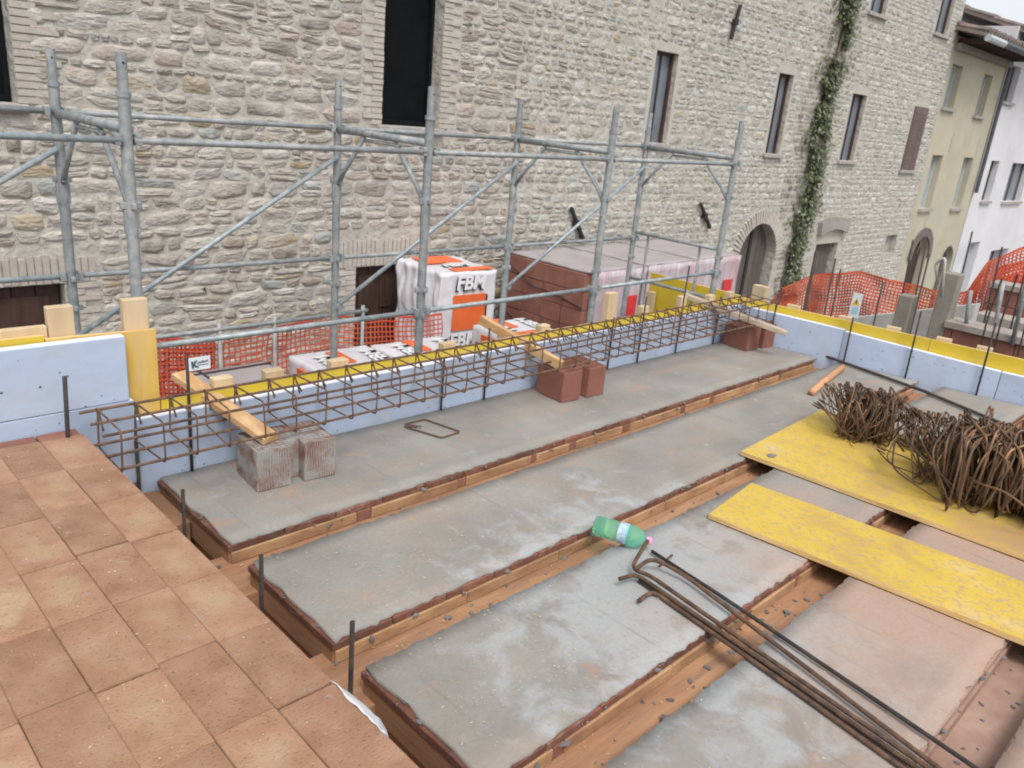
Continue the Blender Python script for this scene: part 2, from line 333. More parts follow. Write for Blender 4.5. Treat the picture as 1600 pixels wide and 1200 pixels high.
# grey mortar screed with clay dust, lime bloom and mud towards the near right corner
def slab_mat():
    m, t, N, L, b = mat_base('grey_mortar_skim_with_clay_dust')
    tc = N.new('ShaderNodeTexCoord')
    def noi(s, d=7, ofs=(0, 0, 0), st=(1, 1, 1), rg=.6, dist=0):
        mp = N.new('ShaderNodeMapping'); mp.inputs['Location'].default_value = ofs; mp.inputs['Scale'].default_value = st
        L.new(tc.outputs['Object'], mp.inputs[0])
        n = N.new('ShaderNodeTexNoise'); n.inputs['Scale'].default_value = s; n.inputs['Detail'].default_value = d
        n.inputs['Roughness'].default_value = rg; n.inputs['Distortion'].default_value = dist
        L.new(mp.outputs[0], n.inputs['Vector'])
        return n.outputs[0]
    def mixc(f, a, c):
        mx = N.new('ShaderNodeMix'); mx.data_type = 'RGBA'
        L.new(f, mx.inputs[0]); L.new(a, mx.inputs[6]); mx.inputs[7].default_value = (*c, 1)
        return mx.outputs[2]
    base = ramp(N, [(.3, (.205, .195, .176)), (.5, (.255, .243, .222)), (.7, (.30, .288, .264))])
    L.new(noi(2.2, 9), base.inputs[0])
    c = base.outputs[0]
    f = ramp(N, [(.47, g(0)), (.72, g(.55))]); L.new(noi(2.6, 8, (3, 1, 0), (.7, 1.2, 1)), f.inputs[0])
    c = mixc(f.outputs[0], c, (.34, .255, .195))
    f = ramp(N, [(.60, g(0)), (.72, g(.5))]); L.new(noi(5.5, 6, (9, 4, 0), (.7, 1, 1), .55, .4), f.inputs[0])
    c = mixc(f.outputs[0], c, (.44, .24, .15))
    # lime bloom around the middle bay
    sp = N.new('ShaderNodeSeparateXYZ'); L.new(tc.outputs['Object'], sp.inputs[0])
    dx = N.new('ShaderNodeVectorMath'); dx.operation = 'DISTANCE'; dx.inputs[1].default_value = (2.5, 1.35, 0)
    L.new(tc.outputs['Object'], dx.inputs[0])
    f1 = N.new('ShaderNodeMapRange'); f1.inputs['From Min'].default_value = .35; f1.inputs['From Max'].default_value = 1.25
    f1.inputs['To Min'].default_value = .24; f1.inputs['To Max'].default_value = -.06
    L.new(dx.outputs['Value'], f1.inputs[0])
    s1 = N.new('ShaderNodeMath'); s1.operation = 'ADD'
    L.new(noi(6, 8, (1, 7, 0), (1, 1, 1), .6, .6), s1.inputs[0]); L.new(f1.outputs[0], s1.inputs[1])
    f = ramp(N, [(.55, g(0)), (.70, g(.7))]); L.new(s1.outputs[0], f.inputs[0])
    c = mixc(f.outputs[0], c, (.37, .385, .39))
    # mud
    dm = N.new('ShaderNodeVectorMath'); dm.operation = 'DISTANCE'; dm.inputs[1].default_value = (3.5, .15, 0)
    L.new(tc.outputs['Object'], dm.inputs[0])
    bb = N.new('ShaderNodeMath'); bb.operation = 'MULTIPLY_ADD'; bb.inputs[1].default_value = -1.0; bb.inputs[2].default_value = .62
    L.new(dm.outputs['Value'], bb.inputs[0])
    cc = N.new('ShaderNodeMath'); cc.operation = 'MULTIPLY_ADD'; cc.inputs[1].default_value = 1.8
    L.new(noi(1.6, 8, (5, 5, 0)), cc.inputs[0]); L.new(bb.outputs[0], cc.inputs[2])
    f = ramp(N, [(.0, g(0)), (.75, g(.9))]); L.new(cc.outputs[0], f.inputs[0])
    c = mixc(f.outputs[0], c, (.40, .272, .205))
    # faint joints of the clay planks telegraphing through the skim
    sx = N.new('ShaderNodeMath'); sx.operation = 'MULTIPLY_ADD'; sx.inputs[1].default_value = 3.968; sx.inputs[2].default_value = .063
    L.new(sp.outputs[0], sx.inputs[0])
    frc = N.new('ShaderNodeMath'); frc.operation = 'FRACT'; L.new(sx.outputs[0], frc.inputs[0])
    sub = N.new('ShaderNodeMath'); sub.operation = 'SUBTRACT'; sub.inputs[1].default_value = .5; L.new(frc.outputs[0], sub.inputs[0])
    ab = N.new('ShaderNodeMath'); ab.operation = 'ABSOLUTE'; L.new(sub.outputs[0], ab.inputs[0])
    jn = ramp(N, [(.0, g(1)), (.035, g(0))]); L.new(ab.outputs[0], jn.inputs[0])
    jr = ramp(N, [(.50, g(0)), (.62, g(.55))]); L.new(noi(2.3, 4, (2, 6, 0)), jr.inputs[0])
    jm = N.new('ShaderNodeMath'); jm.operation = 'MULTIPLY'; L.new(jn.outputs[0], jm.inputs[0]); L.new(jr.outputs[0], jm.inputs[1])
    c = mixc(jm.outputs[0], c, (.19, .175, .16))
    # fine grain
    f = ramp(N, [(.35, g(.94)), (.6, g(1.03))]); L.new(noi(60, 4), f.inputs[0])
    mx = N.new('ShaderNodeMix'); mx.data_type = 'RGBA'; mx.blend_type = 'MULTIPLY'; mx.inputs[0].default_value = 1
    L.new(c, mx.inputs[6]); L.new(f.outputs[0], mx.inputs[7])
    L.new(mx.outputs[2], b.inputs['Base Color'])
    b.inputs['Roughness'].default_value = .85
    bp = N.new('ShaderNodeBump'); bp.inputs['Strength'].default_value = .35; bp.inputs['Distance'].default_value = .012
    L.new(noi(5, 8, (0, 0, 0), (.5, 1, 1), .5), bp.inputs['Height']); L.new(bp.outputs[0], b.inputs['Normal'])
    return m
MT['slab'] = slab_mat()

# ------------------------------------------------------------------ mesh helpers
def obj(name, bm, mat, parent=None, smooth=False, bevel=0):
    if bevel:
        bmesh.ops.bevel(bm, geom=list(bm.edges), offset=bevel, segments=1, affect='EDGES', profile=.5)
    me = bpy.data.meshes.new(name)
    bm.to_mesh(me); bm.free()
    return link(name, me, mat, parent, smooth)

def link(name, me, mat, parent=None, smooth=False):
    if mat is not None and not me.materials:
        for mm in (mat if isinstance(mat, (list, tuple)) else [mat]):
            me.materials.append(MT[mm] if isinstance(mm, str) else mm)
    if smooth:
        for p in me.polygons: p.use_smooth = True
    o = bpy.data.objects.new(name, me)
    COL.objects.link(o)
    if parent is not None:
        attach(o, parent)
    return o

def wloc(p):
    v = Vector(p.location)
    while p.parent: p = p.parent; v += Vector(p.location)
    return v

def attach(o, p):
    """parent while keeping the mesh's world coordinates (parents carry only a location)"""
    o.parent = p
    if p.type == 'EMPTY':
        o.matrix_parent_inverse = p.matrix_basis.inverted() if p.parent is None else Matrix.Identity(4)

def thing(name, label, cat, loc=(0, 0, 0), group=None):
    o = bpy.data.objects.new(name, None)
    o.empty_display_size = .1
    COL.objects.link(o)
    o.location = loc
    bpy.context.view_layer.update() if False else None
    o['label'] = label; o['category'] = cat
    if group: o['group'] = group
    return o

def tag(o, label, cat, group=None):
    o['label'] = label; o['category'] = cat
    if group: o['group'] = group
    return o

def box(bm, a, c, mi=0, rot=None, pivot=None):
    x0, y0, z0 = a; x1, y1, z1 = c
    vs = [bm.verts.new(p) for p in ((x0, y0, z0), (x1, y0, z0), (x1, y1, z0), (x0, y1, z0), (x0, y0, z1), (x1, y0, z1), (x1, y1, z1), (x0, y1, z1))]
    for f in ((0, 3, 2, 1), (4, 5, 6, 7), (0, 1, 5, 4), (1, 2, 6, 5), (2, 3, 7, 6), (3, 0, 4, 7)):
        fc = bm.faces.new([vs[i] for i in f]); fc.material_index = mi
    if rot is not None:
        pv = Vector(pivot or ((x0+x1)/2, (y0+y1)/2, (z0+z1)/2))
        for v in vs: v.co = pv + rot @ (v.co-pv)
    return vs

def BX(a, c, bevel=0, **k):
    bm = bmesh.new(); box(bm, a, c, **k)
    if bevel: bmesh.ops.bevel(bm, geom=list(bm.edges), offset=bevel, segments=1, affect='EDGES')
    return bm

def orient_box(bm, p, q, wd, h, upv=(0, 0, 1)):
    """box whose axis runs p->q, width wd, height h (centred)"""
    p = Vector(p); q = Vector(q); d = (q-p).normalized()
    s = d.cross(Vector(upv)).normalized(); u = s.cross(d)
    vs = []
    for e in (p, q):
        for a, b in ((-1, -1), (1, -1), (1, 1), (-1, 1)):
            vs.append(bm.verts.new(e + s*(a*wd/2) + u*(b*h/2)))
    for f in ((0, 1, 2, 3), (7, 6, 5, 4), (0, 4, 5, 1), (1, 5, 6, 2), (2, 6, 7, 3), (3, 7, 4, 0)):
        bm.faces.new([vs[i] for i in f])
    return vs

def tube(bm, pts, r, n=6, closed=False, cap=True):
    pts = [Vector(p) for p in pts]
    m = len(pts)
    rings = []
    prev = None
    for i, p in enumerate(pts):
        a = pts[(i-1) % m] if (closed or i > 0) else p
        b_ = pts[(i+1) % m] if (closed or i < m-1) else p
        d = (b_-a)
        d = d.normalized() if d.length > 1e-9 else Vector((0, 0, 1))
        if prev is None:
            x = d.orthogonal().normalized()
        else:
            x = (prev - d*prev.dot(d))
            x = x.normalized() if x.length > 1e-6 else d.orthogonal().normalized()
        prev = x
        y = d.cross(x)
        rings.append([bm.verts.new(p + (x*math.cos(2*math.pi*k/n) + y*math.sin(2*math.pi*k/n))*r) for k in range(n)])
    for i in range(m if closed else m-1):
        A = rings[i]; B = rings[(i+1) % m]
        for k in range(n):
            bm.faces.new((A[k], A[(k+1) % n], B[(k+1) % n], B[k]))
    if cap and not closed:
        bm.faces.new(list(reversed(rings[0]))); bm.faces.new(rings[-1])

def TB(pts, r, n=8, **k):
    bm = bmesh.new(); tube(bm, pts, r, n, **k); return bm

def bend(pts, rad, seg=4):
    """round the inner corners of a polyline"""
    pts = [Vector(p) for p in pts]; out = [pts[0]]
    for i in range(1, len(pts)-1):
        a, p, c = pts[i-1], pts[i], pts[i+1]
        r1 = min(rad, (a-p).length*.48, (c-p).length*.48)
        s = p+(a-p).normalized()*r1; e = p+(c-p).normalized()*r1
        for k in range(seg+1):
            t = k/seg
            out.append(s*(1-t)**2+p*2*t*(1-t)+e*t*t)
    out.append(pts[-1])
    return out

def copy_obj(o, parent=None, **kw):
    c = o.copy(); COL.objects.link(c)
    if parent is not None: c.parent = parent
    for k, v in kw.items(): setattr(c, k, v)
    return c

def grid_box(a, c, step, amp, seed=0, faces='xXyYZ', fr=4.0):
    """subdivided box with gentle lumps"""
    bm = bmesh.new(); box(bm, a, c)
    L_ = max(c[i]-a[i] for i in range(3))
    bmesh.ops.subdivide_edges(bm, edges=list(bm.edges), cuts=max(1, int(L_/step)), use_grid_fill=True)
    ctr = (Vector(a)+Vector(c))/2
    for v in bm.verts:
        nv = noise.noise_vector(v.co*fr+Vector((seed, seed*2.1, 0)))
        n2 = noise.noise_vector(v.co*fr*3+Vector((seed, 0, 7)))
        v.co += nv*amp + n2*amp*.5
    bmesh.ops.recalc_face_normals(bm, faces=bm.faces)
    return bm

def text_mesh(s, size, ext=.0015, shear=0.0, bold=0.0):
    cu = bpy.data.curves.new('lettering', 'FONT')
    cu.body = s; cu.size = size; cu.extrude = ext; cu.shear = shear; cu.offset = bold
    cu.resolution_u = 3
    o = bpy.data.objects.new('lettering', cu); COL.objects.link(o)
    dg = bpy.context.evaluated_depsgraph_get()
    me = bpy.data.meshes.new_from_object(o.evaluated_get(dg))
    bpy.data.objects.remove(o); bpy.data.curves.remove(cu)
    me.materials.clear()
    return me

def place_text(name, s, size, origin, xdir, ydir, mat, parent, **k):
    me = text_mesh(s, size, **k)
    x = Vector(xdir).normalized(); y = Vector(ydir).normalized(); z = x.cross(y)
    Mx = Matrix(((x.x, y.x, z.x, origin[0]), (x.y, y.y, z.y, origin[1]), (x.z, y.z, z.z, origin[2]), (0, 0, 0, 1)))
    me.transform(Mx)
    return link(name, me, mat, parent)

def kindstuff(o): o['kind'] = 'stuff'; return o

def project(p):
    v = Vector(p)-CAMP
    d = v.dot(fwd)
    if d <= 0: return None
    return 800+F_PX*v.dot(r2)/d, 600-F_PX*v.dot(u2)/d, d

# ------------------------------------------------------------------ street
bm = bmesh.new()
rows = [(-250, -2.4), (9, -2.4), (16, -2.6), (28, -3.2), (250, -6)]
prev = None
for x, z in rows:
    cur = [bm.verts.new((x, -250, z)), bm.verts.new((x, 250, z))]
    if prev: bm.faces.new((prev[0], cur[0], cur[1], prev[1]))
    prev = cur
o = obj('street', bm, 'asphalt'); o['kind'] = 'structure'

# ------------------------------------------------------------------ stone building
WY = 8.0
def zmax(u): return min(6.3, 3.5 + max(0, u)*.17)
sb = thing('stone_building', 'long old rubble stone building behind the scaffold, cream mortar and deep set windows', 'building', (10, WY, -2.4))
UL, UR, ZT = -6.0, 23.05, 6.6
# openings: u0,u1,z0,z1,kind
OPEN = [(.55, 1.96, 1.42, 3.3, 'dark'), (5.66, 6.50, 1.44, 3.35, 'dark'),
        (10.72, 11.30, 1.44, 2.80, 'win'), (14.56, 15.12, 1.38, 2.83, 'win'), (17.84, 18.56, 1.33, 2.72, 'win'),
        (21.42, 22.25, 1.18, 2.70, 'shutter'), (17.75, 18.55, 4.32, 5.6, 'win'), (21.5, 22.35, 4.38, 5.6, 'win'), (14.5, 15.1, 4.35, 5.6, 'win'),
        (.2, 2.18, -2.35, -.14, 'door'), (5.36, 6.1, -2.35, -.21, 'door'),
        (14.22, 15.74, -2.5, .03, 'arch'), (17.62, 18.75, -2.6, -.52, 'door2'), (21.62, 22.36, -.97, -.48, 'small')]
def hole(u, z):
    for o_ in OPEN:
        if o_[0] < u < o_[1] and o_[2] < z < o_[3]: return True
    return False
us = sorted({UL, UR} | {o_[0] for o_ in OPEN} | {o_[1] for o_ in OPEN})
zs = sorted({-4.5, ZT} | {o_[2] for o_ in OPEN} | {o_[3] for o_ in OPEN})
bm = bmesh.new()
vc = {}
def wv(u, y, z):
    k = (round(u, 4), round(y, 4), round(z, 4))
    if k not in vc: vc[k] = bm.verts.new((u, y, z))
    return vc[k]
for i in range(len(us)-1):
    for j in range(len(zs)-1):
        if not hole((us[i]+us[i+1])/2, (zs[j]+zs[j+1])/2):
            bm.faces.new((wv(us[i], WY, zs[j]), wv(us[i+1], WY, zs[j]), wv(us[i+1], WY, zs[j+1]), wv(us[i], WY, zs[j+1])))
DEP = {'win': .15, 'shutter': .15, 'dark': .22, 'door': .2, 'door2': .25, 'arch': .3, 'small': .3}
for (a, b_, c, d, k) in OPEN:
    D = WY+DEP[k]
    for q in (((a, WY, c), (a, D, c), (a, D, d), (a, WY, d)), ((b_, WY, c), (b_, WY, d), (b_, D, d), (b_, D, c)),
              ((a, WY, c), (b_, WY, c), (b_, D, c), (a, D, c)), ((a, WY, d), (a, D, d), (b_, D, d), (b_, WY, d))):
        bm.faces.new([wv(*p) for p in q])
# sides, top and back of the block
for q in (((UL, WY, -4.5), (UL, WY, ZT), (UL, WY+9, ZT), (UL, WY+9, -4.5)), ((UR, WY, -4.5), (UR, WY+9, -4.5), (UR, WY+9, ZT), (UR, WY, ZT)),
          ((UL, WY, ZT), (UR, WY, ZT), (UR, WY+9, ZT), (UL, WY+9, ZT)), ((UL, WY+9, -4.5), (UL, WY+9, ZT), (UR, WY+9, ZT), (UR, WY+9, -4.5))):
    bm.faces.new([wv(*p) for p in q])
wall = obj('wall', bm, 'mortar', sb)

# window and door infill
for (a, b_, c, d, k) in OPEN:
    D = WY+DEP[k]
    if k == 'dark':
        wp = obj('window', BX((a-.02, D+.01, c-.02), (b_+.02, D+.06, d+.02)), 'dark_in', sb)  # near-black sheet painted as the shade of the room behind
        f = bmesh.new()
        box(f, (a+.02, D-.06, c+.01), (a+.07, D, d));
        box(f, (a+.07, D-.058, c+.012), (b_-.05, D-.002, c+.06)); box(f, (b_-.05, D-.06, c+.01), (b_-.01, D, d))
        fr = obj('window_frame', f, 'dark_frame', wp)
    elif k in ('win',):
        wp = obj('window', BX((a, D-.02, c), (b_, D+.02, d)), 'pane', sb)
        f = bmesh.new()
        box(f, (a, D-.05, c), (a+.035, D-.022, d)); box(f, (b_-.05, D-.07, c), (b_, D-.022, d)); box(f, (a+.036, D-.05, d-.05), (b_-.051, D-.022, d))
        box(f, ((a+b_)/2-.015, D-.045, c), ((a+b_)/2+.015, D-.022, d-.051))
        obj('window_frame', f, 'brown_wood', wp)
    elif k == 'shutter':
        wp = s_ = obj('shutter', BX((a+.01, WY-.05, c), ((a+b_)/2-.005, WY-.005, d)), 'brown_shutter', sb)
        s_ = obj('shutter', BX(((a+b_)/2+.005, WY-.05, c), (b_-.01, WY-.005, d)), 'brown_shutter', sb)
        for z in [c+.06+i*.075 for i in range(int((d-c-.1)/.075))]:
            obj('slat', BX((a+.06, WY-.062, z), ((a+b_)/2-.05, WY-.0505, z+.045)), 'brown_shutter', wp); obj('slat', BX(((a+b_)/2+.05, WY-.062, z), (b_-.06, WY-.0505, z+.045)), 'brown_shutter', s_)
    elif k == 'small':
        obj('pane', BX((a, D-.15, c), (b_, D-.1, d)), 'sill', sb)
    elif k in ('door', 'door2', 'arch'):
        zt = d
        mt = 'brown_wood' if k == 'door' else 'grey_wood'
        dr = obj('door', BX((a+.02, D-.08, c), (b_-.02, D, zt)), mt, sb)
        nb_ = max(3, int((b_-a)/.19))
        for i in range(nb_):
            x0 = a+.03+i*(b_-a-.06)/nb_
            obj('door_board', BX((x0+.006, D-.1, c), (x0+(b_-a-.06)/nb_-.006, D-.079, zt-.01)), mt, dr)
        if k == 'door':
            for z0, z1 in ((zt-.55, zt-.12), (zt-1.35, zt-.7)):
                for i in range(2):
                    x0 = a+.1+i*(b_-a-.1)/2
                    q = bmesh.new()
                    x1 = x0+(b_-a-.1)/2-.12
                    box(q, (x0, D-.125, z0), (x1, D-.101, z1)); box(q, (x0+.07, D-.135, z0+.07), (x1-.07, D-.124, z1-.07))
                    obj('door_panel', q, mt, dr)
        if k == 'arch':
            obj('door_strap', BX((a+.72, D-.13, c), (a+.80, D-.101, zt)), 'iron', dr)
    if k in ('win', 'dark', 'shutter'):
        obj('sill', BX((a-.07, WY-.07, c-.075), (b_+.07, WY+.1, c-.002)), 'sill', wp, bevel=.008)
# arch spandrels and the dark arched doorway beyond
def arch_fill(a, b_, zt, y0, y1, mt, parent, name='arch'):
    """the wall corners above a round arch inscribed in the top of an opening"""
    r_ = (b_-a)/2; cx = (a+b_)/2; cz = zt-r_
    for s in (-1, 1):
        bm = bmesh.new(); n_ = 10
        top = []; arc = []
        for i in range(n_+1):
            th = math.pi/2*i/n_
            x = cx+s*r_*math.cos(th); z = cz+r_*math.sin(th)
            arc.append((x, z)); top.append((x, zt))
        for y in (y0, y1):
            pass
        A0 = [bm.verts.new((x, y0, z)) for x, z in arc]; T0 = [bm.verts.new((x, y0, z+1e-4)) for x, z in top]
        A1 = [bm.verts.new((x, y1, z)) for x, z in arc]
        for i in range(n_):
            if i < n_-1 or True:
                bm.faces.new((A0[i], A0[i+1], T0[i+1], T0[i]))
            bm.faces.new((A0[i], A1[i], A1[i+1], A0[i+1]))
        bmesh.ops.remove_doubles(bm, verts=bm.verts, dist=1e-5)
        bmesh.ops.recalc_face_normals(bm, faces=bm.faces)
        obj(name, bm, mt, parent)
arch_fill(14.22, 15.74, .03, WY-.004, WY+.33, 'mortar', sb, 'arch_corner')
# radial bricks round the arch
bm = bmesh.new()
cx, r_, cz = 14.98, .76, .03-.76
for i in range(34):
    th = math.pi*(i+.5)/34
    c0 = Vector((cx+math.cos(th)*(r_+.14), WY-.012, cz+math.sin(th)*(r_+.14)))
    rot = Matrix.Rotation(-(th-math.pi/2), 3, 'Y')
    box(bm, (c0.x-.026, WY-.028-random.random()*.01, c0.z-.135), (c0.x+.026, WY+.02, c0.z+.135), rot=rot)
kindstuff(obj('arch_brick', bm, 'brick_cream', sb))

# brick dressings: jambs and flat lintels
def jambs(a, b_, c, d, wd=.22, both=True, hrow=.062):
    bm = bmesh.new()
    z = c
    i = 0
    while z < d:
        w_ = wd if i % 2 else wd*.55
        p = random.uniform(.008, .022)
        if both: box(bm, (a-w_, WY-p, z+.006), (a-.003, WY+.02, min(z+hrow-.006, d)))
        p = random.uniform(.008, .022)
        box(bm, (b_+.003, WY-p, z+.006), (b_+w_, WY+.02, min(z+hrow-.006, d)))
        z += hrow; i += 1
    kindstuff(obj('jamb_brick', bm, 'brick_cream', sb))
def soldier(a, b_, z0, h=.26, pitch_=.064):
    bm = bmesh.new(); x = a; i = 0
    while x < b_:
        p = random.uniform(.01, .025)
        box(bm, (x+.005, WY-p, z0+.004+random.uniform(0, .01)), (x+pitch_-.005, WY+.02, z0+h+random.uniform(-.02, .02)))
        x += pitch_; i += 1
    kindstuff(obj('lintel_brick', bm, 'brick_cream', sb))
jambs(.55, 1.96, 1.42, 3.3, .36); jambs(5.66, 6.50, 1.44, 3.35, .26); jambs(.2, 2.18, -1.5, -.14, .3); jambs(5.36, 6.1, -1.6, -.21, .26)
soldier(-.1, 2.45, -.138, .25); soldier(5.05, 6.45, -.208, .32)
bands = []
for (a, b_, c, d, k) in OPEN:
    if k in ('win', 'shutter', 'door2'):
        bm = bmesh.new()
        wd = .10
        box(bm, (a-wd, WY-.004, c-.0), (a-.002, WY+.02, d)); box(bm, (b_+.002, WY-.004, c-.0), (b_+wd, WY+.02, d)); box(bm, (a-wd, WY-.005, d+.002), (b_+wd, WY+.02, d+.13))
        obj('window_surround', bm, 'band', sb)
        bands.append((a-wd*.6, b_+wd*.6, c-.08, d+.12))
# roof slates arch over the far door
bm = bmesh.new()
for i in range(17):
    t_ = (i+.5)/17; x = 17.5+t_*1.45; z = -.18+.12*math.sin(t_*math.pi)
    box(bm, (x-.033, WY-.12, z-.12), (x+.033, WY+.02, z+.16), rot=Matrix.Rotation((.5-t_)*-.35, 3, 'Y'))
kindstuff(obj('door_arch_brick', bm, 'sill', sb))

# rubble stones
CLR = [(-.15, 2.08, 1.3, 3.3), (5.38, 6.78, 1.36, 3.4), (-.15, 2.5, -2.5, .12), (5.05, 6.45, -2.5, .12), (14.0, 15.96, -2.6, -.7), (14.05, 15.93, -.7, .1), (14.4, 15.6, .1, .3), (17.4, 19.0, -2.6, .05), (21.55, 22.45, -1.05, -.4)] + bands
PAL = [((.375, .34, .295), 6), ((.325, .30, .265), 4), ((.42, .385, .345), 5), ((.36, .285, .185), 1.6), ((.31, .325, .315), 1.0), ((.385, .315, .27), 1.3), ((.45, .425, .395), 2.4), ((.29, .25, .205), .8)]
PW = [p[1] for p in PAL]
def stone_geo(u0, u1, z0, z1, far):
    """pillow shaped rubble stone: verts and faces"""
    cx, cz = (u0+u1)/2, (z0+z1)/2; a, b_ = (u1-u0)/2, (z1-z0)/2
    n_ = 8 if far else 9
    ex = random.uniform(.35, .75)
    ph = random.random()*6
    ring = []
    tilt = random.uniform(-.14, .14)
    pro = random.uniform(.008, .028) * (.8 if far else 1)
    for k in range(n_):
        th = 2*math.pi*k/n_+ph+random.uniform(-.24, .24)
        c, s = math.cos(th), math.sin(th)
        x = math.copysign(abs(c)**ex, c)*a*random.uniform(.84, 1.06); z = math.copysign(abs(s)**ex, s)*b_*random.uniform(.78, 1.08)
        ring.append((x, z+tilt*x))
    V = []; Fc = []
    lean = random.uniform(-.2, .9)
    ox, oz = random.uniform(-.16, .16), random.uniform(-.05, .3)
    for sc, dp in ((1.0, .005), (.86, -pro*.6), (.5, -pro)):
        for x, z in ring:
            jj = random.uniform(-.005, .005) if sc < 1 else 0
            k_ = 1-sc
            V.append((cx+x*sc+ox*a*k_, WY+dp+jj-(lean*z*.14 if sc < 1 else 0), cz+z*sc-oz*b_*k_))
    V.append((cx+ox*a, WY-pro*random.uniform(.7, 1.1), cz-oz*b_))
    for r_i in range(2):
        for k in range(n_):
            i0 = r_i*n_+k; i1 = r_i*n_+(k+1) % n_
            Fc.append((i0, i1, i1+n_, i0+n_))
    for k in range(n_):
        Fc.append((2*n_+k, 2*n_+(k+1) % n_, 3*n_))
    return V, Fc
stones = []
def fill_row(z0, z1, row):
    """stones of one wavy course"""
    segs = [(0.0-5.4, UR-.05)]
    h = z1-z0
    for (a, b_, c, d) in CLR:
        if c < z1-.015 and d > z0+.015:
            ns = []
            for s0, s1 in segs:
                if b_ <= s0 or a >= s1: ns.append((s0, s1)); continue
                if a-s0 > .08: ns.append((s0, a))
                if s1-b_ > .08: ns.append((b_, s1))
            segs = ns
    for s0, s1 in segs:
        u = s0
        while u < s1-.03:
            right = u > 7.6
            wd = h*random.choice((1.0, 1.4, 1.8, 2.3, 2.8, 3.4)) if not right else h*random.choice((.8, 1.1, 1.4, 1.8, 2.3))
            wd = min(max(wd, .07), .52)
            if s1-(u+wd) < .1: wd = s1-u
            if z0 > zmax(u): u += wd; continue
            gap = -.001 if not right else .007
            wob = lambda x, k: .022*noise.noise(Vector((x*.9, k*3.1, 0)))+.014*noise.noise(Vector((x*3.1, k*5.7, 2)))
            a0, a1 = z0+wob(u, row), z1+wob(u, row+1)
            if h > .11 and random.random() < .2:
                mid = a0+(a1-a0)*random.uniform(.4, .6)
                stones.append((u+gap, u+wd-gap, a0+gap, mid-gap*.5)); stones.append((u+gap, u+wd-gap, mid+gap*.5, a1-gap))
            elif not (right and random.random() < .05):
                stones.append((u+gap, u+wd-gap, a0+gap, a1-gap))
            u += wd
z = -2.3; row = 0
while z < 6.3:
    h = random.choice((.06, .075, .09, .1, .115, .13, .15, .17))
    fill_row(z, z+h, row)
    z += h; row += 1
scored = []
for s_ in stones:
    u0, u1, z0, z1 = s_
    if z0 < -1.25 and u1 < 12: continue
    if z1 > zmax((u0+u1)/2): continue
    if u1 < -1.0: continue
    p = project(((u0+u1)/2, WY, (z0+z1)/2))
    vis = p and -20 < p[0] < 1620 and -10 < p[1] < 560
    q = project((u1, WY, z1)); q0 = project((u0, WY, z0))
    ar = abs((q[0]-q0[0])*(q[1]-q0[1])) if vis and q and q0 else 0
    scored.append((ar, s_))
scored.sort(key=lambda t_: -t_[0])
def stone_col(u, z):
    c = list(random.choices([p[0] for p in PAL], PW)[0])
    v = random.uniform(.8, 1.18)
    if u > 8:
        c = [c[0]*.97, c[1]*1.02, c[2]*1.04]; v *= 1.06
        k = random.uniform(.0, .65) if u < 13 else random.uniform(.3, .95)
        c = [c[i_]*(1-k)+(.485, .475, .43)[i_]*k for i_ in range(3)]
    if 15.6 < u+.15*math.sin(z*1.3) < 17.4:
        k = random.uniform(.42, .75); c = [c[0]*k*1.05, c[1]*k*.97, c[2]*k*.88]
    return [x*v for x in c]
bigV, bigF, bigC = [], [], []
def set_cols(me, cols):
    at = me.color_attributes.new('Col', 'FLOAT_COLOR', 'POINT')
    flat = []
    for c in cols: flat += [c[0], c[1], c[2], 1]
    at.data.foreach_set('color', flat)
for i, (ar, s_) in enumerate(scored):
    u0, u1, z0, z1 = s_
    V, Fc = stone_geo(u0, u1, z0, z1, u0 > 9)
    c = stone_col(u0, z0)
    if i < 300:
        me = bpy.data.meshes.new('stone'); me.from_pydata(V, [], Fc); set_cols(me, [c]*len(V))
        link('stone', me, 'stone', sb, smooth=i % 3 == 0)
    else:
        b0 = len(bigV); bigV += V; bigF += [tuple(k+b0 for k in f) for f in Fc]; bigC += [c]*len(V)
me = bpy.data.meshes.new('rubble_stone'); me.from_pydata(bigV, [], bigF); set_cols(me, bigC)
o = kindstuff(link('rubble_stone', me, 'stone', sb))

# iron wall anchors
for (x0, z0, x1, z1) in ((12.75, 3.72, 12.63, 3.18), (9.07, .45, 9.42, -.03), (12.52, .47, 12.97, .02), (16.45, 3.26, 16.87, 2.80), (9.9, 3.95, 9.85, 3.45)):
    bm = bmesh.new(); c = Vector(((x0+x1)/2, WY-.06, (z0+z1)/2))
    p, q = Vector((x0, WY-.06, z0)), Vector((x1, WY-.06, z1))
    orient_box(bm, p, c, .05, .05); orient_box(bm, c+(q-p).normalized()*.002, q, .055, .055)
    orient_box(bm, c+Vector((0, -.035, 0)), c+Vector((0, .06, 0)), .09, .09)
    obj('wall_anchor', bm, 'iron', sb, bevel=.006)

